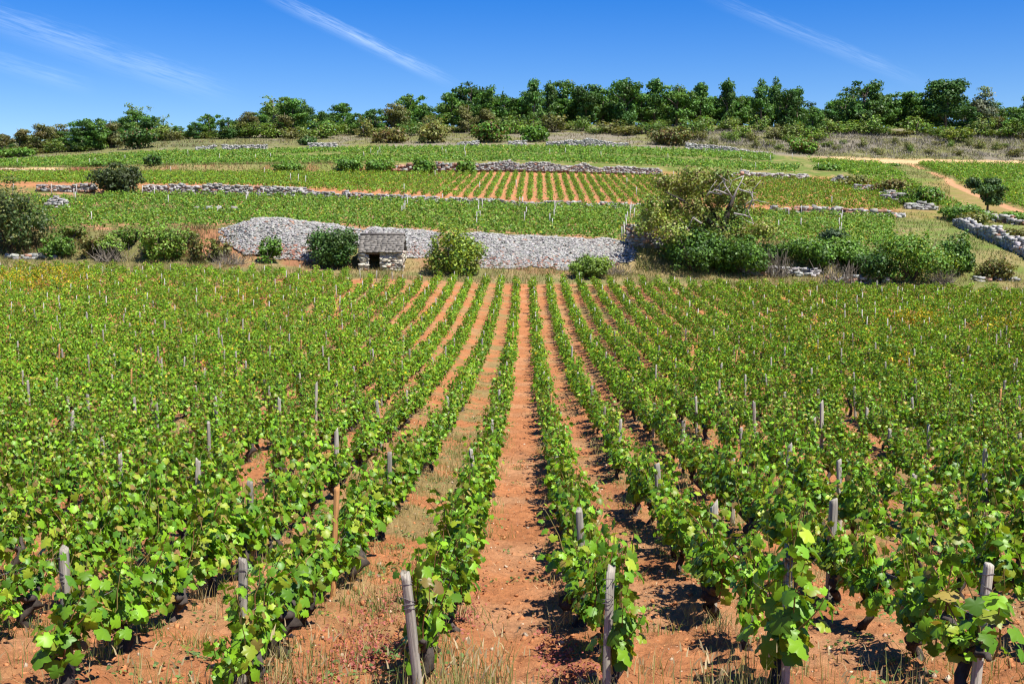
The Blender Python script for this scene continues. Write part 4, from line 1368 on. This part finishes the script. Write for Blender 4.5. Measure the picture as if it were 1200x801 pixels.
G_DARK = (0.055, 0.115, 0.022); G_MID = (0.100, 0.200, 0.024); G_LIGHT = (0.155, 0.255, 0.034); G_OLIVE = (0.165, 0.180, 0.045); G_YEL = (0.210, 0.265, 0.028); G_RUST = (0.150, 0.095, 0.035); G_BLUE = (0.06, 0.10, 0.04)
G_BROWN = (0.055, 0.082, 0.024)
sd = 0
BUSHES = [
    (140, 187, 228, 62, 110.6, G_BROWN, 'large round dark bush in front of the terrace wall', {}),
    (390, 262, 299, 62, 82.6, G_DARK, 'dense dark green bush just left of the stone hut', {}),
    (532, 257, 319, 68, 81.3, G_YEL, 'tall yellow green bush right of the stone hut', {'accent': G_MID, 'accent_p': .35}),
    (315, 275, 301, 27, 82.4, G_MID, 'small green shrub growing on the stone mound', {'sparse': .25}),
    (188, 257, 297, 62, 82.5, G_LIGHT, 'loose light green thicket at the left field edge', {'sparse': .2, 'accent': G_RUST, 'accent_p': .12}),
    (108, 268, 298, 46, 83.0, G_OLIVE, 'straggly olive thicket between left edge tree and light green thicket', {'sparse': .35, 'accent': G_RUST, 'accent_p': .25}),
    (65, 272, 297, 40, 82.6, G_MID, 'low green scrub at the foot of the left edge tree', {'sparse': .25}),
    (240, 276, 299, 36, 82.2, G_OLIVE, 'low olive tuft bush left of the stone mound', {'sparse': .35, 'accent': G_RUST, 'accent_p': .2}),
    (150, 264, 294, 44, 84.6, G_MID, 'dull green thicket behind the dry brown brush at the left', {'sparse': .3, 'accent': G_OLIVE, 'accent_p': .4}),
    (216, 266, 296, 40, 84.4, G_OLIVE, 'olive thicket just right of the loose light green one', {'sparse': .3, 'accent': G_MID, 'accent_p': .4}),
    (84, 262, 294, 40, 85.4, G_OLIVE, 'tall ragged olive thicket above the low green scrub', {'sparse': .35, 'accent': G_MID, 'accent_p': .3}),
    (128, 272, 297, 34, 82.4, G_LIGHT, 'small light green thicket between the brown brush clumps', {'sparse': .3, 'accent': G_OLIVE, 'accent_p': .3}),
    (262, 276, 292, 26, 83.2, G_OLIVE, 'low olive weeds on the rusty flank of the stone mound', {'sparse': .4, 'accent': G_RUST, 'accent_p': .25}),
    (178, 180, 197, 19, 158.8, G_DARK, 'small round dark bush on the upper left terrace edge', {}),
    (112, 186, 198, 26, 159.5, G_MID, 'low green bush left of the small round dark bush', {'flat': True}),
    (340, 188, 202, 38, 157.2, G_MID, 'clipped looking low green bush on the grass bank', {'flat': True}),
    (410, 182, 199, 34, 157.0, G_MID, 'green hedge bush, leftmost along the upper terrace wall', {'flat': True}),
    (447, 183, 200, 34, 157.0, G_MID, 'green hedge bush, second along the upper terrace wall', {'flat': True}),
    (497, 183, 201, 28, 156.6, G_MID, 'green domed bush between red stones of the upper wall', {}),
    (546, 186, 202, 24, 156.6, G_MID, 'rounded green bush at the left end of the grey upper wall', {}),
    (690, 294, 322, 48, 81.2, G_LIGHT, 'bright green shrub sprawling over the end of the vine rows', {}),
    (812, 262, 312, 76, 83.4, G_DARK, 'dark green thicket beneath the left of the sprawling tree', {'accent': G_MID, 'accent_p': .4}),
    (868, 270, 310, 62, 83.0, G_MID, 'green thicket beneath the right of the sprawling tree', {'accent': G_DARK, 'accent_p': .3}),
    (953, 274, 313, 66, 84.4, G_MID, 'dense green bush, first right of the dead twigs', {'accent': G_DARK, 'accent_p': .3}),
    (910, 282, 311, 44, 84.9, G_MID, 'green bush behind the grey tangle of dead twigs', {'accent': G_DARK, 'accent_p': .3}),
    (984, 276, 314, 48, 85.2, G_LIGHT, 'light green bush filling the gap inside the right thicket', {'accent': G_MID, 'accent_p': .5}),
    (1008, 282, 318, 56, 84.2, G_MID, 'green bush between two taller ones at the right edge', {}),
    (1068, 264, 329, 96, 82.0, G_MID, 'biggest green bush on the right, towering over the vines', {'accent': G_YEL, 'accent_p': .2}),
    (1025, 292, 328, 44, 81.4, G_DARK, 'darker bush at the left foot of the biggest right bush', {}),
    (1121, 266, 316, 40, 83.5, G_MID, 'narrow dark bush right of the biggest green bush', {'accent': G_DARK, 'accent_p': .5}),
    (1168, 297, 321, 38, 82.4, G_OLIVE, 'lone rounded olive bush on the grass below the dark wall', {'accent': G_RUST, 'accent_p': .25}),
    (978, 264, 300, 34, 86.8, G_BLUE, 'thin bluish bush behind the right thicket', {'sparse': .3}),
    (1130, 236, 260, 56, 111.5, G_MID, 'spreading green bush at the head of the dark wall', {'flat': True}),
    (1140, 246, 262, 36, 107.5, G_OLIVE, 'low bush lying against the dark wall', {'flat': True}),
    (1078, 216, 240, 46, 124, G_MID, 'green bush behind the long grey rock ledge', {'accent': G_RUST, 'accent_p': .12}),
    (1042, 207, 226, 36, 136, G_OLIVE, 'rusty olive bush between the grey rocks', {'accent': G_RUST, 'accent_p': .3}),
    (1002, 202, 216, 36, 147, G_OLIVE, 'low olive bush right of the single grey boulder', {'flat': True}),
    (970, 190, 201, 30, 168, G_MID, 'low green bush on the slope above the single boulder', {'flat': True}),
    (1190, 246, 262, 36, 113, G_MID, 'bush cut by the right border of the view above pale ledge', {}),
    (1192, 267, 286, 34, 100, G_OLIVE, 'olive bush behind the dark wall', {'accent': G_RUST, 'accent_p': .25}),
    (1045, 192, 201, 22, 188, G_MID, 'small bush where the two sandy tracks meet', {}),
    (163, 150, 183, 40, 203, G_DARK, 'big dark green bush standing out above the left vines', {'accent': G_RUST, 'accent_p': .1}),
    (577, 140, 169, 44, 203, G_MID, 'broad rusty green bush under the tallest left of centre trees', {'accent': G_RUST, 'accent_p': .25}),
    (507, 141, 169, 36, 203, G_OLIVE, 'broad olive bush left of the broad rusty green one', {'accent': G_RUST, 'accent_p': .15}),
    (940, 158, 186, 40, 203, G_MID, 'lone rusty green bush on the grey scrub slope', {'accent': G_RUST, 'accent_p': .3}),
    (786, 148, 174, 44, 203, G_OLIVE, 'rust tinted bush right of the bright central ridge wall', {'accent': G_RUST, 'accent_p': .35}),
    (627, 146, 169, 34, 204, G_MID, 'dense green bush on the ridge right of the broad rusty one', {}),
    (455, 148, 170, 40, 204, G_OLIVE, 'reddish olive bush on the ridge below the spreading oak', {'accent': G_RUST, 'accent_p': .3}),
    (360, 158, 174, 22, 201.5, G_DARK, 'dark bush between two bright wall fragments on the ridge', {}),
    (22, 172, 188, 40, 202, G_MID, 'bright green bush at the far left foot of the pines', {}),
]
for b in BUSHES:
    sd += 1
    bush(*b[:6], b[6], seed=sd, **b[7])


def dead_brush(px, ytop, ybase, wpx, Y, label, seed):
    """Grey leafless twigs."""
    rng = np.random.default_rng(7000 + seed)
    x = at(px, ybase, Y)[0]; z = float(ground_z(x, Y)); sc = F / Y
    w = wpx / sc; h = at(px, ytop, Y)[2] - z
    g = Geo()
    for i in range(110):
        a = rng.random() * 6.283; r = rng.random() ** .5
        b = np.array([math.cos(a) * r * w * .4, math.sin(a) * r * w * .3, 0])
        tip = b * rng.uniform(.6, 1.3) + np.array([rng.normal(0, .5), rng.normal(0, .4), h * rng.uniform(.2, .9)])
        m = (b + tip) / 2 + rng.normal(0, .1, 3)
        g.tube([b, m, tip], [.022, .016, .008], 3, np.array([.20, .17, .13]) * rng.uniform(.6, 1.35), cap=False)
    o = link('dead_brush', g.build('dead_brush', M_BARK), None, (x, Y, z))
    tag(o, label, 'dead bush', 'dead grey brush')


dead_brush(718, 302, 322, 40, 82.2, 'grey dead brush right of the bright green shrub', 1)
dead_brush(912, 284, 308, 34, 82.6, 'grey tangle of dead twigs between the right thickets', 2)
dead_brush(985, 300, 327, 50, 80.9, 'grey dead brush at the field edge under green bushes', 3)
dead_brush(1105, 310, 328, 34, 81.0, 'grey dead brush right of the biggest green bush', 4)
dead_brush(268, 290, 306, 44, 81.6, 'brownish dry brush at the foot of the stone mound', 5)
dead_brush(130, 280, 300, 50, 81.8, 'dry brown brush among the left edge thickets', 6)


def tree_meshes(seed, kind):
    """Crown and trunk meshes of one tree, unit height 1, unit width 1."""
    rng = np.random.default_rng(8000 + seed)
    cols = {'oak': (0.080, 0.165, 0.026), 'dark': (0.056, 0.125, 0.026), 'pine': (0.130, 0.138, 0.042), 'light': (0.130, 0.205, 0.045), 'grey': (0.130, 0.160, 0.09), 'narrow': (0.066, 0.145, 0.026)}
    blobs = []
    if kind == 'pine':
        for i in range(18):
            t = rng.uniform(.14, .9); a = rng.random() * 6.283; r = .36 * (1.05 - t) ** .55 * rng.uniform(.4, 1.1)
            blobs.append((math.cos(a) * r, math.sin(a) * r, t, rng.uniform(.15, .24), rng.uniform(.15, .24), rng.uniform(.07, .13)))
    elif kind in ('narrow', 'grey'):
        for i in range(26):
            t = rng.uniform(.06, .97); a = rng.random() * 6.283; r = .36 * (1.02 - t) ** .7 * rng.uniform(.3, 1.1)
            blobs.append((math.cos(a) * r, math.sin(a) * r, t, rng.uniform(.10, .22), rng.uniform(.10, .22), rng.uniform(.06, .13)))
    else:
        for i in range(36):
            t = rng.uniform(.10, .93); a = rng.random() * 6.283; r = (.36 * math.sin(min(.5 + t * 1.9, 2.25)) * rng.uniform(.3, 1.05))
            blobs.append((math.cos(a) * r, math.sin(a) * r, t, rng.uniform(.09, .21), rng.uniform(.09, .21), rng.uniform(.05, .13)))
    g = Geo()
    n = 5200 if kind in ('oak', 'dark') else 4200
    if kind == 'light': n = 1900
    v, f, c = crown_cards(blobs, n, .050 if kind != 'pine' else .045, cols[kind], rng, hue=.16, fill=.30, sparse=.10 if kind in ('oak', 'dark') else .2)
    g.add(v, f, c)
    s = Geo()
    bk = np.array([.12, .095, .075])
    s.tube([(0, 0, -.05), (rng.normal(0, .015), 0, .25), (rng.normal(0, .03), rng.normal(0, .03), .55), (rng.normal(0, .04), rng.normal(0, .04), .88)], [.034, .026, .017, .005], 7, bk)
    for b in blobs[:9]:
        z0 = max(.15, b[2] - .22)
        s.tube([(0, 0, z0), (b[0] * .5, b[1] * .5, (z0 + b[2]) / 2), (b[0], b[1], b[2])], [.014, .010, .004], 5, bk * 1.1)
    return g.build('crown', M_TREE), s.build('trunk', M_BARK)


TREE_LIB = {k: [tree_meshes(j * 10 + i, k) for i in range(n)] for j, (k, n) in enumerate([('oak', 5), ('dark', 4), ('pine', 4), ('light', 3), ('grey', 2), ('narrow', 4)])}
tree_proto = {}
TREES = [(-95, 140, 40, 'oak'), (-62, 144, 36, 'pine'), (-30, 142, 40, 'dark'), (2, 152, 30, 'pine'), (22, 146, 34, 'pine'), (45, 141, 38, 'pine'), (68, 141, 36, 'pine'), (97, 141, 26, 'dark'), (113, 135, 28, 'oak'), (130, 135, 26, 'pine'), (147, 143, 20, 'oak'),
         (160, 120, 26, 'light'), (176, 136, 26, 'dark'), (191, 132, 14, 'light'), (209, 146, 30, 'oak'), (228, 143, 24, 'dark'), (245, 131, 32, 'oak'), (268, 137, 28, 'dark'), (292, 127, 34, 'pine'), (321, 111, 38, 'light'), (344, 113, 34, 'oak'), (334, 128, 36, 'pine'),
         (357, 119, 14, 'narrow'), (375, 131, 28, 'oak'), (397, 120, 30, 'oak'), (421, 130, 32, 'oak'), (440, 128, 24, 'dark'), (462, 115, 44, 'pine'), (481, 107, 48, 'oak'), (502, 133, 26, 'pine'), (530, 108, 38, 'oak'), (553, 95, 46, 'dark'), (577, 101, 42, 'oak'), (592, 109, 30, 'dark'),
         (549, 118, 24, 'pine'), (574, 123, 36, 'pine'), (611, 112, 24, 'oak'), (625, 95, 24, 'narrow'), (643, 96, 24, 'narrow'), (664, 94, 32, 'oak'), (686, 99, 32, 'dark'), (706, 101, 32, 'oak'), (733, 92, 36, 'dark'), (752, 107, 26, 'oak'), (768, 95, 32, 'narrow'), (793, 97, 36, 'oak'),
         (822, 99, 28, 'narrow'), (838, 112, 26, 'oak'), (851, 93, 28, 'narrow'), (868, 107, 26, 'oak'), (892, 96, 28, 'narrow'), (909, 94, 22, 'narrow'), (922, 104, 24, 'dark'), (934, 102, 28, 'narrow'), (951, 124, 24, 'oak'), (974, 118, 30, 'oak'), (1013, 91, 54, 'dark'), (991, 116, 30, 'oak'),
         (1050, 105, 36, 'oak'), (1076, 102, 34, 'oak'), (1108, 93, 56, 'dark'), (1090, 116, 34, 'oak'), (1152, 103, 32, 'grey'), (1132, 124, 28, 'dark'), (1170, 132, 28, 'pine'), (1190, 127, 34, 'oak'), (1204, 110, 24, 'narrow'), (1235, 104, 46, 'dark'), (1270, 112, 42, 'oak'), (1300, 104, 40, 'dark')]
LOOK = {'oak': 'leafy green broadleaf tree', 'dark': 'dense dark green broadleaf tree', 'pine': 'brownish olive pine', 'light': 'thin airy tree with sky gaps', 'grey': 'grey green conifer shaped tree', 'narrow': 'slim upright green tree'}
trng = np.random.default_rng(13)
order_in_kind = {}
for (px, yt, w, kind) in sorted(TREES, key=lambda t: t[0]):
    inside = -10 < px < 1215
    short = yt > 122
    Y = trng.uniform(222, 230) if (kind == 'pine' or short) else trng.uniform(238, 252)
    if px < 140: Y = trng.uniform(206, 214)
    x = at(px, 150, Y)[0]; z = float(ground_z(x, Y)) - .1
    h = at(px, yt, Y)[2] - z
    i = int(trng.integers(0, len(TREE_LIB[kind])))
    name = {'pine': 'pine_tree'}.get(kind, 'broadleaf_tree')
    if inside:
        order_in_kind[kind] = order_in_kind.get(kind, 0) + 1
        lab = f'{LOOK[kind]} on the ridge skyline, {ordinal(order_in_kind[kind])} such from the left'
    else:
        lab = f'{LOOK[kind]} on the ridge beyond the {"left" if px < 0 else "right"} end of the skyline'
    if (kind, i) not in tree_proto:
        t = thing(name, lab, 'tree', (x, Y, z), 'trees along the ridge skyline')
        cr, tr = TREE_LIB[kind][i]
        link('crown', cr, t); link('trunk', tr, t)
        tree_proto[(kind, i)] = t
    else:
        t = copy_tree(tree_proto[(kind, i)])
        t.location = (x, Y, z); t['label'] = lab; t['category'] = 'tree'
    W = min(w * Y / F * 1.45, 1.05 * h)
    t.rotation_euler = (0, 0, trng.random() * 6.283)
    t.scale = (W, W, h * 1.0)

tops = sorted([(t[0], t[1]) for t in TREES if t[3] != 'light' or t[2] > 20])
hull_x = np.arange(-90, 1300, 10); hull_y = [min([ty + abs(tx - hx) * .5 for tx, ty in tops]) for hx in hull_x]
px = -50; nb = 0
while px < 1265:
    kind = str(trng.choice(['oak', 'dark', 'oak'])) if px > 140 else str(trng.choice(['pine', 'oak', 'dark']))
    yt = float(np.interp(px, hull_x, hull_y)) + trng.uniform(6, 16)
    Y = trng.uniform(247, 262); x = at(px, 150, Y)[0]; z = float(ground_z(x, Y)) - .1
    if yt > 126: Y = trng.uniform(231, 238); x = at(px, 150, Y)[0]; z = float(ground_z(x, Y)) - .1
    if px < 140: Y = trng.uniform(212, 222); x = at(px, 150, Y)[0]; z = float(ground_z(x, Y)) - .1
    h = max(at(px, yt, Y)[2] - z, 2.0); W = trng.uniform(34, 50) * Y / F
    i = int(trng.integers(0, len(TREE_LIB[kind])))
    inside = -10 < px < 1210
    nb += inside
    lab = f'{LOOK[kind]} in the ridge wood behind, {ordinal(max(nb, 1))} from the left' if inside else f'{LOOK[kind]} in the second line beyond the {"left" if px < 0 else "right"} end of the skyline'
    if (kind, i) not in tree_proto:
        cr, tr = TREE_LIB[kind][i]
        t = thing({'pine': 'pine_tree'}.get(kind, 'broadleaf_tree'), lab, 'tree', (x, Y, z)); link('crown', cr, t); link('trunk', tr, t); tree_proto[(kind, i)] = t
    else:
        t = copy_tree(tree_proto[(kind, i)])
    t.location = (x, Y, z); t['label'] = lab; t['category'] = 'tree'; t['group'] = 'trees of the second line on the ridge'
    t.rotation_euler = (0, 0, trng.random() * 6.283); t.scale = (min(W, 1.3 * h), min(W, 1.3 * h), h)
    px += trng.uniform(13, 20)

# undergrowth bushes along the foot of the ridge trees
und = []
p = -60
while p < 1250:
    und.append(p); p += trng.uniform(13, 21)
sh_lib = []
for i in range(7):
    rng = np.random.default_rng(9100 + i)
    g = Geo(); g.add(*crown_cards(bush_blobs(1, 1, 1, rng, 9), 900, .085, [(0.115, .195, .03), (0.15, .23, .035), (.15, .165, .045), (.125, .19, .035), (.17, .225, .035), (.155, .16, .045), (.09, .175, .028)][i], rng, hue=.18, sparse=.12, accent=G_OLIVE, accent_p=.15))
    s = Geo()
    for k in range(4):
        a = rng.random() * 6.283
        s.tube([(0, 0, -.08), (math.cos(a) * .1, math.sin(a) * .1, .3), (math.cos(a) * .25, math.sin(a) * .25, .7)], [.03, .02, .006], 5, np.array([.12, .095, .075]))
    sh_lib.append((g.build('foliage', M_BUSH), s.build('stem', M_BARK)))
sh_look = ['fresh green', 'bright green', 'dull olive', 'soft green', 'yellow green', 'rust tinged', 'deep green']
sh_proto = {}; sh_n = {}
for q, px in enumerate(und):
    i = int(trng.choice([0, 0, 1, 2, 3, 3, 4, 5, 6])) if px > 200 else int(trng.choice([0, 3, 6, 2]))
    Y = trng.uniform(218, 231) if px > 130 else trng.uniform(203, 209)
    x = at(px, 160, Y)[0]; z = float(ground_z(x, Y)) - .1
    yt = (14 if px < 130 else 0) + np.interp(px, [-60, 100, 250, 400, 600, 800, 1000, 1250], [159, 152, 146, 141, 137, 139, 139, 141]) + trng.uniform(-7, 12)
    h = max(at(px, yt, Y)[2] - z, 1.0); W = trng.uniform(24, 40) * Y / F
    sh_n[i] = sh_n.get(i, 0) + (1 if -10 < px < 1210 else 0)
    lab = f'{sh_look[i]} undergrowth bush below the ridge trees, {ordinal(max(sh_n[i], 1))} such from the left'
    if not -10 < px < 1210:
        lab = f'{sh_look[i]} undergrowth bush beyond the {"left" if px < 0 else "right"} end of the ridge'
    if i not in sh_proto:
        t = thing('bush', lab, 'bush', (x, Y, z), 'undergrowth bushes below the ridge trees')
        link('foliage', sh_lib[i][0], t); link('stem', sh_lib[i][1], t); sh_proto[i] = t
    else:
        t = copy_tree(sh_proto[i]); t.location = (x, Y, z); t['label'] = lab; t['category'] = 'bush'
    t.scale = (W, W, h); t.rotation_euler = (0, 0, trng.random() * 6.283)


slope_n = {}
for q in range(34):
    px = 770 + q * 13.2 + trng.uniform(-6, 6); i = int(trng.choice([0, 2, 2, 5, 5, 3]))
    Y = trng.uniform(203, 216); x = at(px, 160, Y)[0]; z = float(ground_z(x, Y)) - .08
    h = trng.uniform(.9, 2.2); W = trng.uniform(1.3, 3.4)
    slope_n[i] = slope_n.get(i, 0) + 1
    t = copy_tree(sh_proto[i]) if i in sh_proto else None
    if t is None: continue
    t.location = (x, Y, z); t.scale = (W, W, h); t.rotation_euler = (0, 0, trng.random() * 6.283)
    t['label'] = f'small {sh_look[i]} bush amid the grey scrub of the right slope, {ordinal(slope_n[i])} such'; t['category'] = 'bush'; t['group'] = 'small bushes in the grey scrub'


def old_tree():
    Y = 85.0
    rng = np.random.default_rng(60)
    x0 = at(850, 300, Y)[0]; z0 = float(ground_z(x0, Y)) - .1
    t = thing('sprawling_tree', 'sprawling half bare olive green tree with dead grey branches', 'tree', (x0, Y, z0))

    def P(px, py, dy=0.0):
        p = at(px, py, Y + dy); return p - np.array([x0, Y, z0])
    sc = F / Y
    blobs = []
    for (px, py, rx, ry) in [(770, 262, 24, 16), (756, 268, 14, 10), (762, 236, 16, 12), (778, 212, 18, 10), (880, 214, 16, 9), (796, 284, 26, 12), (785, 240, 26, 20), (800, 220, 26, 16), (830, 212, 30, 15), (815, 245, 28, 20), (845, 240, 22, 22), (790, 270, 26, 14), (865, 228, 22, 16), (880, 250, 20, 16), (830, 272, 30, 18), (862, 275, 24, 18), (760, 250, 16, 12), (895, 268, 18, 14), (810, 202, 18, 8), (848, 204, 18, 8)]:
        c = P(px, py, rng.uniform(-1.6, 1.6)); blobs.append((c[0], c[1], c[2], rx / sc, rx / sc * .9, ry / sc))
    g = Geo()
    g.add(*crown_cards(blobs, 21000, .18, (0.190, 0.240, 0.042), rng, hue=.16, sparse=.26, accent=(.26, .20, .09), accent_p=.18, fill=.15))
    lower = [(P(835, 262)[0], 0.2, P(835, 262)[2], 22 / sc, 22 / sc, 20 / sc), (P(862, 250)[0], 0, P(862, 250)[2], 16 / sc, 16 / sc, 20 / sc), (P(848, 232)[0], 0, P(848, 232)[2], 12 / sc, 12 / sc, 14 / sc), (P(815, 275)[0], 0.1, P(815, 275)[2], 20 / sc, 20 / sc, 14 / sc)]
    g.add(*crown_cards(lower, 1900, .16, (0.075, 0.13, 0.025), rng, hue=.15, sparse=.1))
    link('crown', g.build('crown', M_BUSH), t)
    s = Geo(); bk = np.array([.045, .037, .03])
    s.tube([P(850, 312), P(848, 290), P(846, 270), P(853, 248), P(862, 226)], [.34, .3, .26, .2, .09], 9, bk, .12, rng)
    s.tube([P(846, 272), P(825, 255, -.6), P(800, 235, -1.0), P(780, 225, -1)], [.2, .15, .1, .03], 7, bk, .1, rng)
    s.tube([P(848, 265), P(830, 240, .6), P(815, 215, .9)], [.16, .1, .03], 7, bk, .1, rng)
    s.tube([P(846, 280), P(815, 268, -.9), P(785, 262, -1.4)], [.15, .1, .03], 7, bk, .1, rng)
    link('trunk', s.build('trunk', M_BARK, True), t)
    gc = np.array([.36, .33, .30])
    for path in ([(856, 240), (862, 225), (868, 214), (872, 206)], [(854, 228), (838, 222), (828, 230)], [(858, 232), (850, 218), (846, 208)], [(860, 250), (872, 252), (880, 255), (883, 262)], [(866, 222), (880, 226), (884, 240)], [(877, 245), (882, 234), (890, 236)], [(822, 262), (812, 255), (806, 268)], [(832, 225), (845, 228), (856, 218)]):
        d = Geo()
        pts = np.array([P(a, b, -1.9 + rng.normal(0, .1)) for a, b in path])
        d.tube(pts, np.linspace(.075, .022, len(pts)), 6, gc * rng.uniform(.8, 1.1), .1, rng)
        for q in range(4):
            k = rng.integers(1, len(pts)); e = pts[k] + rng.normal(0, .45, 3) + np.array([0, 0, .25])
            d.tube([pts[k], (pts[k] + e) / 2 + rng.normal(0, .06, 3), e], [.03, .022, .012], 4, gc)
        link('dead_branch', d.build('dead_branch', M_BARK), t)


old_tree()


def leafy_tree(px, ytop, ybase, wpx, Y, color, label, seed, trunk_frac=.3, sparse=.12):
    rng = np.random.default_rng(6500 + seed)
    x = at(px, ybase, Y)[0]; z = float(ground_z(x, Y)) - .1; sc = F / Y
    w = wpx / sc; h = at(px, ytop, Y)[2] - z
    t = thing('small_tree', label, 'tree', (x, Y, z))
    blobs = []
    for i in range(16):
        tt = rng.uniform(trunk_frac, .9); a = rng.random() * 6.283; r = .38 * w * math.sin(min((tt - trunk_frac + .25) * 2.6, 2.6)) * rng.uniform(.3, 1)
        blobs.append((math.cos(a) * r, math.sin(a) * r, tt * h, w * rng.uniform(.14, .24), w * rng.uniform(.14, .24), h * rng.uniform(.08, .13)))
    size = 2.8 / sc
    g = Geo(); g.add(*crown_cards(blobs, 5200 if w > 4 else 2600, size, color, rng, hue=.16, sparse=sparse))
    link('crown', g.build('crown', M_BUSH), t)
    s = Geo(); bk = np.array([.09, .07, .055])
    s.tube([(0, 0, -.1), (.05, 0, h * .3), (0, .1, h * .8)], [.13, .1, .03], 7, bk)
    for b in blobs[:8]:
        s.tube([(0, 0, h * .25), (b[0] * .5, b[1] * .5, b[2] * .7), b[:3]], [.07, .05, .015], 5, bk)
    link('trunk', s.build('trunk', M_BARK), t)


bush(12, 204, 293, 92, 84.0, (0.060, 0.100, 0.026), 'tall dark bush cut by the left border of the view', seed=77, n=9000, sparse=.12, accent=G_OLIVE, accent_p=.2)
leafy_tree(1157, 206, 242, 54, 120, (0.055, 0.10, 0.028), 'small round tree standing in the right hand vine plot', 2, .3)

# ------------------------------------------------------------------ scrub grass on verges and ridge
def far_grass():
    rng = np.random.default_rng(88)
    g = Geo()

    def patch(n, y0, y1, pa, pb, h, base, w, tw=3, ok=None):
        Y = rng.uniform(y0, y1, n); px = rng.uniform(pa, pb, n)
        X = (px - 600) / F * Y
        k = rng.random(n) < smooth(.3, .6, fbm(X * .35, Y * .35, 19, 3)) * .9 + .1
        X, Y = X[k], Y[k]; m = len(X)
        if not m: return
        P = np.stack([X, Y, ground_z(X, Y) - .03], -1)
        bi = rng.integers(0, len(base), m)
        c = np.array(base)[bi] * rng.uniform(.65, 1.3, (m, 1))
        g.add(*blades(P, h * rng.uniform(.4, 1.3, m), 1.1, w * rng.uniform(.6, 1.3, m), c, rng))
    patch(26000, 78.6, 83.5, -80, 1300, .32, [(.26, .20, .09), (.17, .17, .06), (.13, .17, .045), (.3, .23, .11)], .018)
    patch(9000, 83, 87, -80, 300, .45, [(.2, .17, .08), (.12, .15, .04), (.24, .13, .07)], .025)
    patch(9000, 83, 88, 745, 1040, .45, [(.16, .17, .06), (.12, .15, .04), (.22, .19, .09)], .025)
    patch(12000, 84, 116, 1020, 1300, .3, [(.17, .19, .055), (.13, .19, .04), (.24, .20, .09)], .025)
    patch(5000, 97, 102, -80, 280, .3, [(.15, .19, .05), (.2, .18, .08)], .03)
    patch(42000, 200, 232, 780, 1320, .34, [(.23, .20, .155), (.20, .18, .13), (.16, .16, .075), (.12, .14, .05)], .05)
    patch(22000, 200, 232, -100, 800, .36, [(.17, .16, .08), (.13, .16, .05), (.21, .18, .12), (.2, .13, .07)], .05)
    patch(7000, 157, 160, -80, 470, .35, [(.15, .19, .05), (.12, .17, .04), (.2, .12, .07)], .04)
    patch(9000, 120, 196, 1015, 1110, .3, [(.17, .19, .055), (.15, .19, .045), (.22, .19, .09)], .035)
    patch(5000, 174, 181, -80, 940, .3, [(.16, .19, .05), (.14, .19, .045), (.2, .18, .08)], .04)
    tag(link('scrub_grass', g.build('scrub_grass', M_GRASS)), 'dry and green grass on the verges, banks and ridge slope', 'grass', kind='stuff')
    # leafless grey twig scrub of the right ridge slope
    g = Geo()
    n = 2600
    px = rng.uniform(760, 1320, n); Y = rng.uniform(203, 231, n); X = (px - 600) / F * Y
    k = rng.random(n) < smooth(.35, .6, fbm(X * .12, Y * .12, 29, 3)) + .1
    X, Y = X[k], Y[k]
    for q in range(7):
        m = len(X)
        P = np.stack([X + rng.normal(0, .5, m), Y + rng.normal(0, .5, m), ground_z(X, Y) - .05], -1)
        g.add(*blades(P, rng.uniform(.3, 1.0, m), 2.2, rng.uniform(.02, .045, m), np.array([.23, .205, .17]) * rng.uniform(.6, 1.3, (m, 1)), rng))
    tag(link('twig_scrub', g.build('twig_scrub', M_BARK)), 'grey leafless scrub covering the right ridge slope', 'scrub', kind='stuff')


far_grass()
